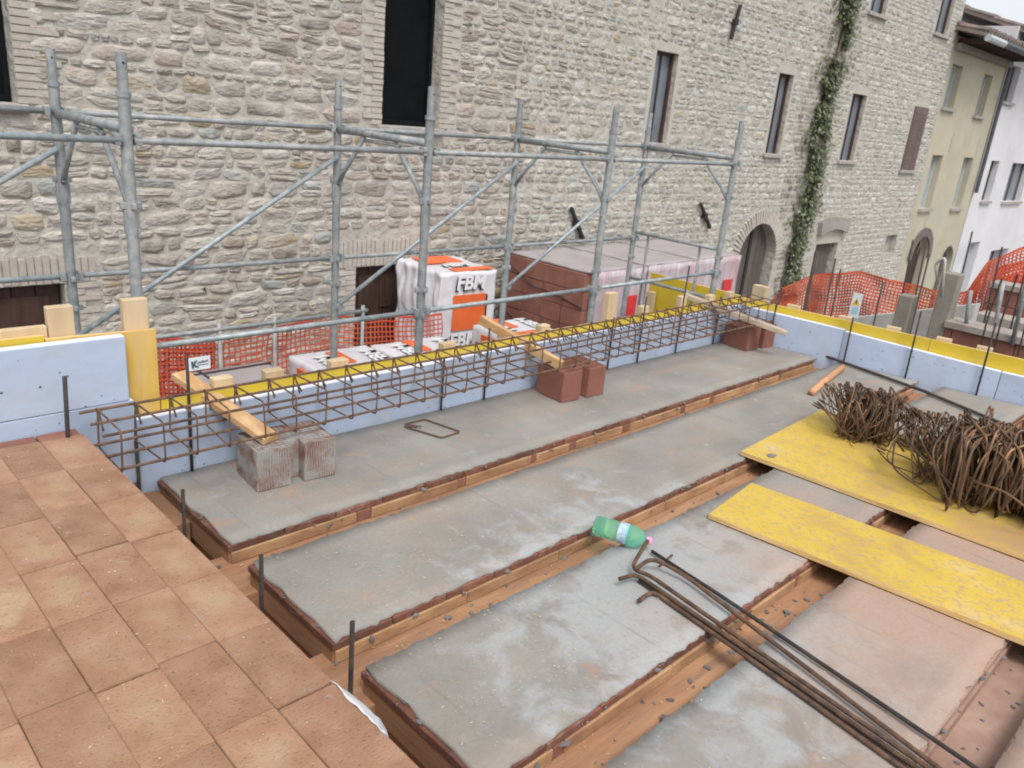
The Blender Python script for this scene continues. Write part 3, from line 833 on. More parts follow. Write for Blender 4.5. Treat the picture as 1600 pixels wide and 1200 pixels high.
# ------------------------------------------------------------------ ivy strip
iv = thing('climbing_ivy', 'narrow strip of green ivy climbing the full height of the stone wall', 'climbing plant', (16.6, WY-.1, -2.4))
bm = bmesh.new()
pts = []
z = -2.5
while z < 5.6:
    pts.append((16.55+.12*math.sin(z*2.1)+.05*math.sin(z*5), WY-.07, z)); z += .15
tube(bm, pts, .025, 6); 
tube(bm, [(p[0]+.1+.06*math.sin(p[2]*3), p[1]+.01, p[2]) for p in pts], .015, 5)
obj('stem', bm, 'bark', iv)
V, Fc, Cc = [], [], []
for i in range(10000):
    z = random.uniform(-2.4, 5.6)
    hw = .40+.10*math.sin(z*1.7)+.08*math.sin(z*4.3+1)+.05*math.sin(z*9)
    u = 16.6+.12*math.sin(z*2.1)+random.gauss(0, .5)*hw
    if noise.noise(Vector((u*3, z*2.2, 1))) < -.22: continue
    dpt = random.uniform(.02, .24)*(1-min(1, abs(u-16.6)/.6)*.6)
    s_ = random.uniform(.022, .05)
    n_ = Vector((random.uniform(-.7, .7), -1, random.uniform(-.3, .9))).normalized()
    x = n_.orthogonal().normalized(); x.rotate(Matrix.Rotation(random.random()*6.28, 3, n_)); y = n_.cross(x)
    c = Vector((u, WY-dpt, z)); b0 = len(V)
    V += [tuple(c-x*s_), tuple(c-y*s_*.7+x*s_*.2), tuple(c+x*s_*1.1), tuple(c+y*s_*.7+x*s_*.2)]
    Fc.append((b0, b0+1, b0+2, b0+3))
    k = random.random()
    col = (.065, .085, .035) if k < .4 else ((.11, .13, .06) if k < .72 else ((.18, .20, .11) if k < .9 else (.28, .29, .22)))
    Cc += [col]*4
me = bpy.data.meshes.new('foliage'); me.from_pydata(V, [], Fc); set_cols(me, Cc)
kindstuff(link('foliage', me, 'leaf', iv))

# ------------------------------------------------------------------ far houses
def facade(parent, u0, u1, z0, z1, holes, mt, y=WY, depth=8):
    us = sorted({u0, u1} | {h[0] for h in holes} | {h[1] for h in holes})
    zs = sorted({z0, z1} | {h[2] for h in holes} | {h[3] for h in holes})
    bm = bmesh.new()
    for i in range(len(us)-1):
        for j in range(len(zs)-1):
            cu, cz_ = (us[i]+us[i+1])/2, (zs[j]+zs[j+1])/2
            if not any(h[0] < cu < h[1] and h[2] < cz_ < h[3] for h in holes):
                bm.faces.new([bm.verts.new(p) for p in ((us[i], y, zs[j]), (us[i+1], y, zs[j]), (us[i+1], y, zs[j+1]), (us[i], y, zs[j+1]))])
    for h in holes:
        a, b_, c, d = h[:4]; D = y+.22
        for q in (((a, y, c), (a, D, c), (a, D, d), (a, y, d)), ((b_, y, c), (b_, y, d), (b_, D, d), (b_, D, c)), ((a, y, c), (b_, y, c), (b_, D, c), (a, D, c)), ((a, y, d), (a, D, d), (b_, D, d), (b_, y, d))):
            bm.faces.new([bm.verts.new(p) for p in q])
    for q in (((u0, y, z0), (u0, y, z1), (u0, y+depth, z1), (u0, y+depth, z0)), ((u1, y, z0), (u1, y+depth, z0), (u1, y+depth, z1), (u1, y, z1)), ((u0, y, z1), (u1, y, z1), (u1, y+depth, z1), (u0, y+depth, z1))):
        bm.faces.new([bm.verts.new(p) for p in q])
    bmesh.ops.remove_doubles(bm, verts=bm.verts, dist=1e-4)
    obj('wall', bm, mt, parent)
    for h in holes:
        a, b_, c, d, k = h; D = y+.22
        if k == 'win':
            wn = obj('window', BX((a, D-.01, c), (b_, D+.03, d)), 'pane_light', parent)
            f = bmesh.new()
            box(f, (a, D-.05, c), (a+.06, D-.012, d)); box(f, (b_-.06, D-.05, c), (b_, D-.012, d)); box(f, (a+.061, D-.05, d-.06), (b_-.061, D-.012, d)); box(f, ((a+b_)/2-.03, D-.045, c), ((a+b_)/2+.03, D-.012, d-.061))
            obj('window_frame', f, 'gutter_w', wn)
            obj('sill', BX((a-.08, y-.08, c-.08), (b_+.08, y+.05, c-.003)), 'sill', wn)
        elif k == 'darkwin':
            wn = obj('window', BX((a, D-.01, c), (b_, D+.03, d)), 'pane', parent)
            f = bmesh.new()
            box(f, (a, D-.05, c), (a+.06, D-.012, d)); box(f, (b_-.06, D-.05, c), (b_, D-.012, d)); box(f, ((a+b_)/2-.03, D-.045, c), ((a+b_)/2+.03, D-.012, d))
            obj('window_frame', f, 'grey_wood', wn)
            obj('sill', BX((a-.08, y-.08, c-.08), (b_+.08, y+.05, c-.003)), 'sill', wn)
        elif k == 'blind':
            obj('door', BX((a, D-.01, c), (b_, D+.03, d)), 'pane_light', parent)
        else:
            for i in range(5):
                x0 = a+i*(b_-a)/5
                obj('door_board', BX((x0+.01, D-.02, c), (x0+(b_-a)/5-.01, D+.03, d)), 'brown_wood' if b_ < 25 else 'grey_wood', parent)

yh = thing('yellow_house', 'pale yellow plastered house with four slim windows and one arched door', 'house', (25.3, WY, -3.1))
facade(yh, 23.06, 27.55, -4.5, 4.5, [(23.25, 24.05, 2.8, 3.85, 'win'), (25.85, 26.6, 2.75, 3.85, 'win'), (23.45, 24.25, .18, 1.6, 'win'), (26.0, 26.8, .15, 1.6, 'win'), (26.3, 27.35, -3.2, -1.0, 'door'), (23.7, 24.95, -3.2, -.62, 'door')], 'plaster_yel')
arch_fill(26.3, 27.35, -1.0, WY-.004, WY+.23, 'plaster_yel', yh, 'arch_corner')
arch_fill(23.7, 24.95, -.62, WY-.004, WY+.23, 'plaster_yel', yh, 'arch_corner')
bm = bmesh.new()
for i in range(22):
    th = math.pi*(i+.5)/22; c0 = (24.325+math.cos(th)*.76, -.62-.625+math.sin(th)*.76)
    box(bm, (c0[0]-.05, WY-.05, c0[1]-.12), (c0[0]+.05, WY+.01, c0[1]+.12), rot=Matrix.Rotation(-(th-math.pi/2), 3, 'Y'))
kindstuff(obj('arch_brick', bm, 'dark_brick', yh))
# plaster cracks
bm = bmesh.new()
for (x, z, l) in ((26.9, 2.2, 1.3), (24.2, -.1, 1.0), (24.6, 2.2, .5)):
    pts = [(x+random.uniform(-.06, .06), WY-.004, z-i*l/8) for i in range(9)]
    for i in range(8): orient_box(bm, pts[i], pts[i+1], .012+random.random()*.02, .004, (0, 1, 0))
obj('plaster_crack', bm, 'sill', yh)
obj('drain_pipe', TB([(27.6, WY-.09, 4.35), (27.6, WY-.09, .6)], .055, 8), 'gutter', yh)
def roof(parent, u0, u1, y0, z0, run, rise, pt=.24, name='roof'):
    bm = bmesh.new(); box(bm, (u0, y0, 0), (u1, y0+run, .08))
    for v in bm.verts: v.co.z += z0+(v.co.y-y0)/run*rise
    rf = obj(name, bm, 'roof', parent)
    tl = bmesh.new(); u = u0+.1
    n_ = 7
    while u < u1:
        for k in range(n_):
            ya = y0-.05+k*run/n_; za = z0+.08+(ya-y0)/run*rise
            yb = y0+(k+1.15)*run/n_; zb = z0+.08+(yb-y0)/run*rise
            j = random.uniform(-.02, .02)
            tube(tl, [(u+j, ya, za+.045+random.uniform(0, .02)), (u+j, yb, zb+.005)], .085, 6)
        u += pt
    kindstuff(obj('roof_tile', tl, 'roof', rf))
    return rf
roof(yh, 22.75, 27.75, WY-.75, 4.45, 5.0, 1.0)
for i in range(11):
    u = 23.2+i*.43
    obj('rafter', BX((u, WY-.68, 4.33), (u+.09, WY+.0, 4.44)), 'brown_wood', yh)
obj('gutter', TB([(22.8, WY-.8, 4.42), (24.1, WY-.8, 4.42)], .09, 8), 'gutter_w', yh)
obj('gutter', TB([(24.12, WY-.8, 4.42), (27.8, WY-.8, 4.42)], .09, 8), 'gutter', yh)
obj('cornice', BX((23.07, WY-.16, 4.16), (27.5, WY-.003, 4.32)), 'conc', yh)

wh = thing('white_house', 'white plastered house at the far right end of the street', 'house', (33, WY, -3.3))
facade(wh, 27.66, 46, -5, 5.3, [(27.95, 29.0, 3.28, 4.3, 'darkwin'), (28.6, 29.45, .33, 1.57, 'darkwin'), (30.9, 33.0, .28, 1.55, 'darkwin'), (28.55, 29.75, -3.3, -1.0, 'blind'), (31.3, 33.4, -3.3, -1.4, 'darkwin'), (35.6, 37, .3, 1.6, 'darkwin'), (31.6, 32.8, 3.3, 4.4, 'darkwin'), (35.6, 36.8, 3.3, 4.4, 'darkwin')], 'plaster_wht')
obj('eave', BX((27.9, WY-.5, 4.72), (46, WY+.02, 4.86)), 'gutter_w', wh)
roof(wh, 27.8, 46, WY-.9, 4.9, 6, 1.9)
obj('gutter', TB([(27.85, WY-.98, 4.86), (46, WY-.98, 4.86)], .09, 8), 'gutter', wh)

# ------------------------------------------------------------------ the floor under construction
def fx(y): return 6.34+(3.43-y)*.19          # inner face of the right-hand formwork
GY = 3.43
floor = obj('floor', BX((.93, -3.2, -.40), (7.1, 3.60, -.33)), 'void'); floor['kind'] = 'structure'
STR = [(2.71, 3.425), (1.937, 2.54), (1.17, 1.765), (.41, 1.0), (-.36, .235), (-1.13, -.53)]
X0 = 1.245
for si, (ya, yb) in enumerate(STR):
    x1 = fx((ya+yb)/2)-.02
    bm = bmesh.new()
    nx = int((x1-X0)/.022); ny = 8
    def jag(t, k):
        return .006*noise.noise(Vector((t*9, k*7.3, si)))+.006*noise.noise(Vector((t*31, k*3.3, si)))+.013*noise.noise(Vector((t*75, k, si)))
    G = []
    for i in range(nx+1):
        x = X0+(x1-X0)*i/nx; col_ = []
        for j in range(ny+1):
            t_ = j/ny; y = ya+(yb-ya)*t_
            xx = X0+(fx(y)-.012-X0)*i/nx
            if j == 0: y += jag(x, 1)+.002
            if j == ny and si > 0: y += jag(x, 2)-.002
            if i == 0: xx += .012+jag(y, 3)*1.6
            if i == nx: xx += jag(y, 4)*2
            zz = .0025*noise.noise(Vector((x*3, y*3, 1)))+.0015*noise.noise(Vector((x*11, y*11, 4)))
            col_.append(bm.verts.new((xx, y, zz)))
        G.append(col_)
    for i in range(nx):
        for j in range(ny):
            bm.faces.new((G[i][j], G[i+1][j], G[i+1][j+1], G[i][j+1]))
    per = [G[i][0] for i in range(nx+1)]+[G[nx][j] for j in range(1, ny+1)]+[G[i][ny] for i in range(nx-1, -1, -1)]+[G[0][j] for j in range(ny-1, 0, -1)]
    low = [bm.verts.new((v.co.x+random.uniform(-.002, .002), v.co.y+random.uniform(-.002, .002), -.011)) for v in per]
    for k in range(len(per)):
        k2 = (k+1) % len(per)
        bm.faces.new((per[k], low[k], low[k2], per[k2]))
    bmesh.ops.recalc_face_normals(bm, faces=bm.faces)
    obj('mortar_layer', bm, 'slab', floor, smooth=True)
    # clay planks whose edges show under the mortar
    x = X0-.001; k = 0
    yy1 = yb+.003 if si else yb
    while x < x1-.02:
        xe = min(x+.252, x1)
        j = random.uniform(-.004, .004)
        obj('clay_plank', BX((x, ya-.003+j*.5, -.042), (xe-.004, yy1, -.0125), bevel=.003), 'mud' if si >= 3 and x > 1.9 else 'clay_lip', floor)
        x = xe
    # battens and spacers along the visible near side of each strip, and boards closing its end
    x = X0+.01
    while x < x1-.05:
        L_ = random.uniform(.22, .62)
        xe = min(x+L_, x1)
        obj('batten', BX((x, ya-.009+random.uniform(-.003, .002), -.094), (xe-.003, ya+.05, -.0435), bevel=.003), 'mud' if si >= 3 and x > 1.9 else 'tan', floor)
        if xe < x1-.08 and random.random() < .6:
            sl = random.uniform(.03, .075)
            obj('clay_spacer', BX((xe, ya-.006, -.094), (xe+sl, ya+.05, -.0435), bevel=.003), 'clay_block', floor)
            xe += sl+.003
        x = xe
    obj('end_board', BX((X0+.004, ya+.004, -.15), (X0+.05, yb-.004, -.044), bevel=.003), 'joist_dark', floor)
    obj('end_board', BX((X0+.022, ya+.03, -.33), (X0+.06, yb-.03, -.152), bevel=.003), 'joist_dark', floor)
# timber joists in the grooves
GR = [(2.47, 2.78), (1.69, 2.01), (.93, 1.24), (.165, .48), (-.60, -.29)]
for (ya, yb) in GR[:3]+GR[3:]:
    bm = BX((.935, ya, -.30), (fx(ya)-.02, yb, -.095))
    obj('timber_joist', bm, 'mud' if ya < .5 else 'joist', floor)
# infill sides of the pit in front of the strips
obj('timber_ledge', BX((.935, 3.06, -.22), (1.24, 3.42, -.055), bevel=.004), 'joist_dark', floor)
obj('pit_board', BX((.935, -3, -.325), (1.30, 3.42, -.27)), 'joist_dark', floor)
# small mortar crumbs
bm = bmesh.new()
def crumb(c, r_):
    m_ = Matrix.Translation(c) @ Matrix.Rotation(random.random()*6, 4, 'Z') @ Matrix.Diagonal((random.uniform(.7, 1.9), random.uniform(.5, 1), random.uniform(.4, .8), 1))
    res = bmesh.ops.create_icosphere(bm, subdivisions=1, radius=r_, matrix=m_)
    for v in res['verts']: v.co += Vector([random.uniform(-.25, .25)*r_ for _ in range(3)])
for (ya, yb) in STR[:5]:
    for i in range(22):
        x = random.uniform(1.25, 6.4)
        crumb((x, ya-.010, random.uniform(-.06, -.01)), random.uniform(.004, .016))
for gi, (ya, yb) in enumerate(GR):
    for i in range(70 if gi != 2 else 120):
        crumb((random.uniform(1.0, 6.2), random.uniform(ya+.07, yb-.07), -.092), random.uniform(.003, .011) if random.random() < .85 else random.uniform(.012, .02))
for i in range(25):
    s_ = random.choice(STR[:4]); y = random.uniform(*s_)
    crumb((random.uniform(1.24, 1.27), y, -.005), random.uniform(.004, .01))
kindstuff(obj('mortar_crumb', bm, 'mortar_bit', floor))
# wood shavings
bm = bmesh.new()
def flake(x, y, z, s_):
    a = random.random()*6.28; c, s = math.cos(a), math.sin(a); l, w_ = s_*random.uniform(.8, 2.2), s_*random.uniform(.3, .6)
    P = [(-l, -w_), (l, -w_), (l, w_), (-l, w_)]
    bm.faces.new([bm.verts.new((x+p[0]*c-p[1]*s, y+p[0]*s+p[1]*c, z+random.uniform(0, .004))) for p in P])
n_ = 0
while n_ < 1700:
    x = 1.27+abs(random.gauss(0, .9)); y = random.choice((random.gauss(1.45, .22), random.gauss(2.1, .28), random.uniform(.45, 3.3)))
    for (ya, yb) in STR:
        if ya+.02 < y < yb-.02 and x < 5:
            flake(x, y, .005, random.uniform(.0008, .0026)); n_ += 1
            break
    else:
        if x < 3 and random.random() < .6:
            flake(x, y, -.088, random.uniform(.0012, .0035)); n_ += 1
for i in range(420):
    flake(random.uniform(.2, .91), random.uniform(1.1, 3.3), .3312, random.uniform(.0007, .0022))
sh = obj('wood_shaving', bm, 'dust', floor); kindstuff(sh)

# ------------------------------------------------------------------ clay block wall in the foreground
cw = thing('clay_block_wall', 'low wall of red clay blocks with cream worn tops in the bottom left foreground', 'wall', (.4, 1.8, -.33))
bm = BX((-.0779, -.1576, -.095), (.0779, .1576, .095)); bmesh.ops.bevel(bm, geom=list(bm.edges), offset=.0018, segments=2, affect='EDGES')
me = bpy.data.meshes.new('block'); bm.to_mesh(me); bm.free()
me.materials.append(MT['tile'])
for i in range(9):
    for j in range(11):
        x = .925-.078-i*.157; yc = 3.33-.158-j*.3165+(.003*random.uniform(-1, 1)) - 0.0
        o = bpy.data.objects.new('block', me); COL.objects.link(o)
        off = (0, .012, -.006, .01, 0, .008, -.01, .0, 0)[i]
        o.location = (x+random.uniform(-.0012, .0012), yc+off+.003, .33-.095+random.uniform(-.003, .001))
        o.rotation_euler = (random.uniform(-.006, .006), random.uniform(-.008, .008), random.uniform(-.006, .006))
        attach(o, cw)
# base under the blocks
obj('wall_base', BX((-.55, -.2, -.40), (.918, 3.42, .138)), 'clay_block', cw)
for j in range(11):
    obj('bed_block', BX((.70, 3.33-.3165*(j+1)+.004, -.06), (.924, 3.33-.3165*j-.004, .1355), bevel=.003), 'clay_block', cw)
for i in range(9):
    obj('cut_block', BX((.925-.157*(i+1)+.004, 3.335, .17), (.925-.157*i-.004, 3.42, .322), bevel=.003), 'clay_block', cw)
# scrap of white film
bm = bmesh.new()
pts = [(.930, 1.44, .325), (.948, 1.40, .31), (.962, 1.35, .30), (.968, 1.29, .29), (.958, 1.24, .285), (.935, 1.21, .31)]
Vt = [bm.verts.new(p) for p in pts]; Vb = [bm.verts.new((p[0]-.004+random.uniform(-.01, 0), p[1]+random.uniform(-.01, .01), p[2]-.045)) for p in pts]
Vi = [bm.verts.new((.922, p[1], .334)) for p in pts]
for i in range(5):
    bm.faces.new((Vt[i], Vt[i+1], Vb[i+1], Vb[i])); bm.faces.new((Vi[i], Vi[i+1], Vt[i+1], Vt[i]))
bmesh.ops.subdivide_edges(bm, edges=list(bm.edges), cuts=3, use_grid_fill=True)
for v in bm.verts: v.co += noise.noise_vector(v.co*40)*.006
bmesh.ops.solidify(bm, geom=list(bm.faces), thickness=.002)
tag(obj('plastic_scrap', bm, 'wrap_white', smooth=True), 'small torn scrap of white plastic film tucked at the edge of the clay blocks', 'plastic scrap')

# ------------------------------------------------------------------ insulation boards and formwork
def eps_board(p0, p1, z0, z1a, z1b, label, th=.05):
    """foam board standing from p0 to p1 (xy of its inner face)"""
    d = Vector((p1[0]-p0[0], p1[1]-p0[1], 0)).normalized(); n_ = Vector((-d.y, d.x, 0))
    if n_.dot(Vector((1, 1, 0))) < 0: n_ = -n_
    bm = bmesh.new()
    A = [(p0, z0), (p1, z0), (p1, z1b), (p0, z1a)]
    f = [bm.verts.new((p[0], p[1], z)) for p, z in A]; b_ = [bm.verts.new((p[0]+n_.x*th, p[1]+n_.y*th, z)) for p, z in A]
    bm.faces.new(f); bm.faces.new(list(reversed(b_)))
    for k in range(4):
        fc = bm.faces.new((f[k], b_[k], b_[(k+1) % 4], f[(k+1) % 4]))
        if k == 2: fc.material_index = 1
    bmesh.ops.recalc_face_normals(bm, faces=bm.faces)
    bmesh.ops.bevel(bm, geom=list(bm.edges), offset=.003, segments=1, affect='EDGES')
    o = obj('insulation_board', bm, ['eps', 'eps_edge'])
    tag(o, label, 'insulation board', 'pale blue insulation boards lining the formwork')
xs = [1.172, 2.92, 4.53, 5.45, 6.39]
lb = ['pale blue foam board behind the block nearest the clay wall, first of the long row', 'pale blue foam board behind the middle of the rebar cage, left of the second plank',
      'pale blue foam board behind the rebar cage just right of the smooth brown block', 'pale blue foam board behind the far end of the cage, beside the corner']
for i in range(4):
    eps_board((xs[i]+.002, GY), (xs[i+1]-.002, GY), -.12, .302+random.uniform(-.004, .004), .302+random.uniform(-.004, .004), lb[i])
eps_board((-.3, GY+.004), (1.168, GY+.001), .0, .392, .398, 'lower blue foam strip along the far edge of the foreground clay blocks')
eps_board((-.45, GY+.002), (1.150, GY), .400, .692, .692, 'upper pale blue foam board standing raised at the far left against orange plywood')
ypts = [3.42, 2.56, 1.42, -.1, -1.6]
zt_ = [.295, .262, .212, .20, .20]
lb = ['short pale blue foam board in the far corner of the floor', 'pale blue foam board right of the corner, behind the round orange stake', 'pale blue foam board at the right edge behind the larger stirrup heap', 'pale blue foam board at the right end beyond the stirrup heap']
for i in range(4):
    ya, yb = ypts[i]-.002, ypts[i+1]+.002
    eps_board((fx(ya), ya), (fx(yb), yb), -.12, zt_[i], zt_[i+1]+(.012 if i == 0 else 0), lb[i])

bm = bmesh.new()
for i in range(90):
    x = random.uniform(.3, 6.3); z = random.betavariate(1, 2.5)*(.3 if x > 1.2 else .69)+(.0 if x > 1.2 else .33*0)
    if x < 1.2 and z < .34: z += .34
    if x < 1.2 and x > 1.12: continue
    m_ = Matrix.Translation((x, GY-.001, z)) @ Matrix.Diagonal((random.uniform(.6, 1.6), .15, random.uniform(.6, 1.4), 1))
    bmesh.ops.create_icosphere(bm, subdivisions=1, radius=random.uniform(.002, .006), matrix=m_)
for i in range(60):
    y = random.uniform(-.3, 3.3)
    m_ = Matrix.Translation((fx(y)-.001, y, random.uniform(.0, .2))) @ Matrix.Diagonal((.15, random.uniform(.6, 1.6), random.uniform(.6, 1.4), 1))
    bmesh.ops.create_icosphere(bm, subdivisions=1, radius=random.uniform(.002, .006), matrix=m_)
kindstuff(obj('mortar_spatter', bm, 'mortar_bit', floor))
def yboard(parent, p0, p1, z0, z1a, z1b, mt='yel_clean', th=.027):
    d = Vector((p1[0]-p0[0], p1[1]-p0[1], 0)).normalized(); n_ = Vector((-d.y, d.x, 0))
    if n_.dot(Vector((1, 1, 0))) < 0: n_ = -n_
    bm = bmesh.new()
    A = [(p0, z0), (p1, z0), (p1, z1b), (p0, z1a)]
    f = [bm.verts.new((p[0], p[1], z)) for p, z in A]; b_ = [bm.verts.new((p[0]+n_.x*th, p[1]+n_.y*th, z)) for p, z in A]
    bm.faces.new(f); bm.faces.new(list(reversed(b_)))
    for k in range(4):
        bm.faces.new((f[k], b_[k], b_[(k+1) % 4], f[(k+1) % 4])).material_index = 1
    bmesh.ops.recalc_face_normals(bm, faces=bm.faces)
    return obj('board', bm, [mt, 'yel_edge'], parent)
fl = thing('formwork_wall', 'long yellow formwork boards behind the rebar cage, held by pale wooden cleats', 'formwork', (3.8, 3.5, -2.4))
for a, b_ in ((1.306, 3.3), (3.304, 5.0), (5.004, 6.46)):
    yboard(fl, (a, 3.486), (b_, 3.486), -.3, .352, .350)
for x, zt, w_ in ((1.57, .395, .1), (1.84, .39, .1), (2.22, .385, .11), (3.0, .375, .1), (3.85, .385, .09), (4.55, .545, .1), (4.98, .40, .09), (5.5, .43, .08), (5.93, .40, .09), (6.25, .40, .08)):
    obj('cleat', BX((x, 3.516, -.4), (x+w_, 3.57, zt), bevel=.003), 'pine', fl)
obj('rail_batten', BX((1.32, 3.5165, .24), (6.4, 3.545, .30)), 'pine', fl)
fr_ = thing('formwork_wall', 'yellow formwork boards running along the right side above the blue foam', 'formwork', (6.9, 1.6, -2.4))
for ya, yb in ((3.46, 1.95), (1.946, .1), (.096, -1.6)):
    yboard(fr_, (fx(ya)+.056, ya), (fx(yb)+.056, yb), -.3, .352-.012*(3.46-ya), .352-.012*(3.46-yb))
for y in (3.05, 2.62, 2.25, 1.88, 1.6, 1.15, .6):
    x = fx(y)+.092
    obj('cleat', BX((x, y-.06, -.4), (x+.05, y+.05, .375-.012*(3.46-y)), rot=Matrix.Rotation(.19, 3, 'Z'), bevel=.003), 'pine', fr_)
fleft = thing('formwork_wall', 'raised formwork at far left, stained orange plywood and a clean yellow board with two tall pine stakes', 'formwork', (.8, 3.5, -2.4))
yboard(fleft, (.862, 3.487), (1.300, 3.487), .2, .700, .688, 'ply_orange')
yboard(fleft, (-.5, 3.489), (.858, 3.489), .2, .722, .716)
for x0, x1, zt in ((.885, .985, .822), (1.18, 1.285, .825)):
    obj('stake', BX((x0, 3.517, -.5), (x1, 3.56, zt), bevel=.003), 'pine', fleft)
obj('batten', BX((.62, 3.518, .60), (.880, 3.55, .748), bevel=.003), 'pine', fleft)
fc_ = thing('formwork_wall', 'raised yellow formwork panel standing beyond the far corner under the scaffold end', 'formwork', (7.3, 4.6, -2.4))
yboard(fc_, (7.32, 5.12), (7.40, 4.05), -.5, .175, .145)
for y in (5.0, 4.6, 4.15): obj('cleat', BX((7.23, y, -.3), (7.30, y+.09, -.02+.0*y), bevel=.003), 'pine', fc_)
obj('stake', BX((7.45, 3.80, -.5), (7.52, 3.95, .28), bevel=.003), 'pine', fc_)

# ------------------------------------------------------------------ rebar cage
cg = thing('rebar_cage', 'long rusty reinforcement cage of six bars and closed stirrups hung along the blue foam', 'rebar cage', (3.7, 3.2, .24))
ysr = (3.10, 3.235, 3.37)
for z, sg in ((.398, 1), (.245, -1)):
    for y in ysr:
        pts = []; x = .93
        ph = random.random()*6
        while x < 6.36:
            pts.append((x, y+.004*math.sin(x*1.3+ph), z+.003*math.sin(x*1.1+ph)+(.004 if sg > 0 else 0))); x += .2
        obj('longitudinal_bar', TB(pts, .0068, 8), 'rust', cg, smooth=True)
ymin, ymax, zmin, zmx = 3.088, 3.382, .233, .412
loop = [(0, ymax-.075, zmx-.055), (0, ymax-.012, zmx-.0), (0, ymin, zmx+.004), (0.004, ymin, zmin), (0.006, ymax, zmin), (0.008, ymax, zmx), (.010, ymax-.055, zmx-.075)]
loop = [(0, ymax-.085, zmx-.07), (0, ymax-.004, zmx), (0.001, ymin, zmx), (0.003, ymin, zmin), (0.006, ymax, zmin), (0.010, ymax, zmx+.002), (.012, ymax-.055, zmx-.09)]
meshes = []
for k in range(3):
    bm = bmesh.new()
    L_ = [(p[0]+random.uniform(-.004, .004), p[1]-3.235+random.uniform(-.003, .003), p[2]-.32+random.uniform(-.003, .003)) for p in loop]
    tube(bm, bend(L_, .02, 3), .0042, 6)
    for p in bm.faces: p.smooth = True
    me = bpy.data.meshes.new('stirrup'); bm.to_mesh(me); bm.free(); me.materials.append(MT['rust']); meshes.append(me)
for i in range(36):
    o = bpy.data.objects.new('stirrup', meshes[i % 3]); COL.objects.link(o)
    o.location = (1.0+i*.1515+random.uniform(-.012, .012), 3.235, .32)
    o.rotation_euler = (random.uniform(-.02, .02), random.uniform(-.05, .05), random.uniform(-.07, .07))
    attach(o, cg)

# ------------------------------------------------------------------ hollow blocks carrying the planks
def hollow_block(loc, rz, label, worn):
    t_ = thing('hollow_clay_block', label, 'clay block', loc, 'clay blocks carrying the planks under the rebar cage')
    W, D, H = .385, .25, .195
    nx0, nx1, nd = .160, .228, .066
    P = [(0, 0), (nx0, 0), (nx0, nd), (nx1, nd), (nx1, 0), (W, 0), (W, D), (0, D)]
    bm = bmesh.new()
    lo = [bm.verts.new((x, y, 0)) for x, y in P]; hi = [bm.verts.new((x, y, H)) for x, y in P]
    bm.faces.new(list(reversed(lo))); bm.faces.new(hi)
    for k in range(8): bm.faces.new((lo[k], lo[(k+1) % 8], hi[(k+1) % 8], hi[k]))
    bmesh.ops.triangulate(bm, faces=[f for f in bm.faces if len(f.verts) > 4])
    mt = 'clay_worn' if worn else 'clay_block'
    bm2 = bmesh.new()
    y = .012
    while y < D-.01:
        for a, b_ in (((.006, nx0-.004), (nx1+.004, W-.006)) if y < nd else ((.006, W-.006),)):
            box(bm2, (a, y, H+.0005), (b_, y+.004, H+.004))
        y += .022
    x = .010
    while x < W-.01:
        inn = nx0-.004 < x < nx1+.002
        box(bm2, (x, (nd+.006 if inn else .008), H+.0005), (x+.004, D-.008, H+.0045)); x += .026
    bm3 = bmesh.new()
    x = .008
    while x < W-.008:
        if not (nx0-.006 < x < nx1+.004): box(bm3, (x, -.0025, .002), (x+.006, .0005, H-.002))
        x += .0125
    y = .008
    while y < D-.01:
        box(bm3, (-.0025, y, .002), (.0005, y+.006, H-.002)); y += .0125
    rot = Matrix.Rotation(rz, 4, 'Z')
    pr = t_
    for nm, b3, m3 in (('body', bm, mt), ('perforation_rib', bm2, mt), ('side_flute', bm3, mt)):
        b3.transform(Matrix.Translation(loc) @ rot)
        o = obj(nm, b3, m3, pr)
        if nm != 'body': kindstuff(o)
        else: pr = o
MT['clay_worn'] = M('mortar_smeared_clay', [(.36, (.20, .10, .072)), (.47, (.26, .19, .16)), (.58, (.31, .295, .28))], 12, .85, .4, 60, 0, 0, dirt=(.36, .36, .355), dirt_scale=11, dirt_amt=1.0)
hollow_block((1.545, 3.045, .004), -.09, 'weathered clay block with mortar smears and deep notch, nearest the foreground', True)
hollow_block((3.665, 3.105, .004), -.07, 'clean smooth brown clay block in the middle under the second plank', False)
hollow_block((6.00, 3.13, .004), -.10, 'red brown clay block in the far corner under the grey plank', False)

# planks
def plank(p, q, w_, h, mt, label):
    bm = bmesh.new(); c = (Vector(p)+Vector(q))/2
    orient_box(bm, Vector(p), Vector(q), w_, h)
    bmesh.ops.bevel(bm, geom=list(bm.edges), offset=.003, segments=1, affect='EDGES')
    tag(obj('plank', bm, mt), label, 'plank', 'timber pieces bridging the formwork and the blocks')
plank((1.645, 3.10, .220), (1.475, 3.70, .385), .088, .034, 'plank', 'orange sawn timber plank resting on the weathered notched block and the yellow formwork')
plank((3.70, 3.17, .232), (3.55, 3.80, .398), .042, .062, 'plank', 'narrow timber plank on edge leaning from the smooth brown block in the middle')
plank((6.10, 2.86, .218), (5.76, 3.66, .39), .075, .04, 'plank_grey', 'weathered grey timber plank over the farthest clay block in the corner')

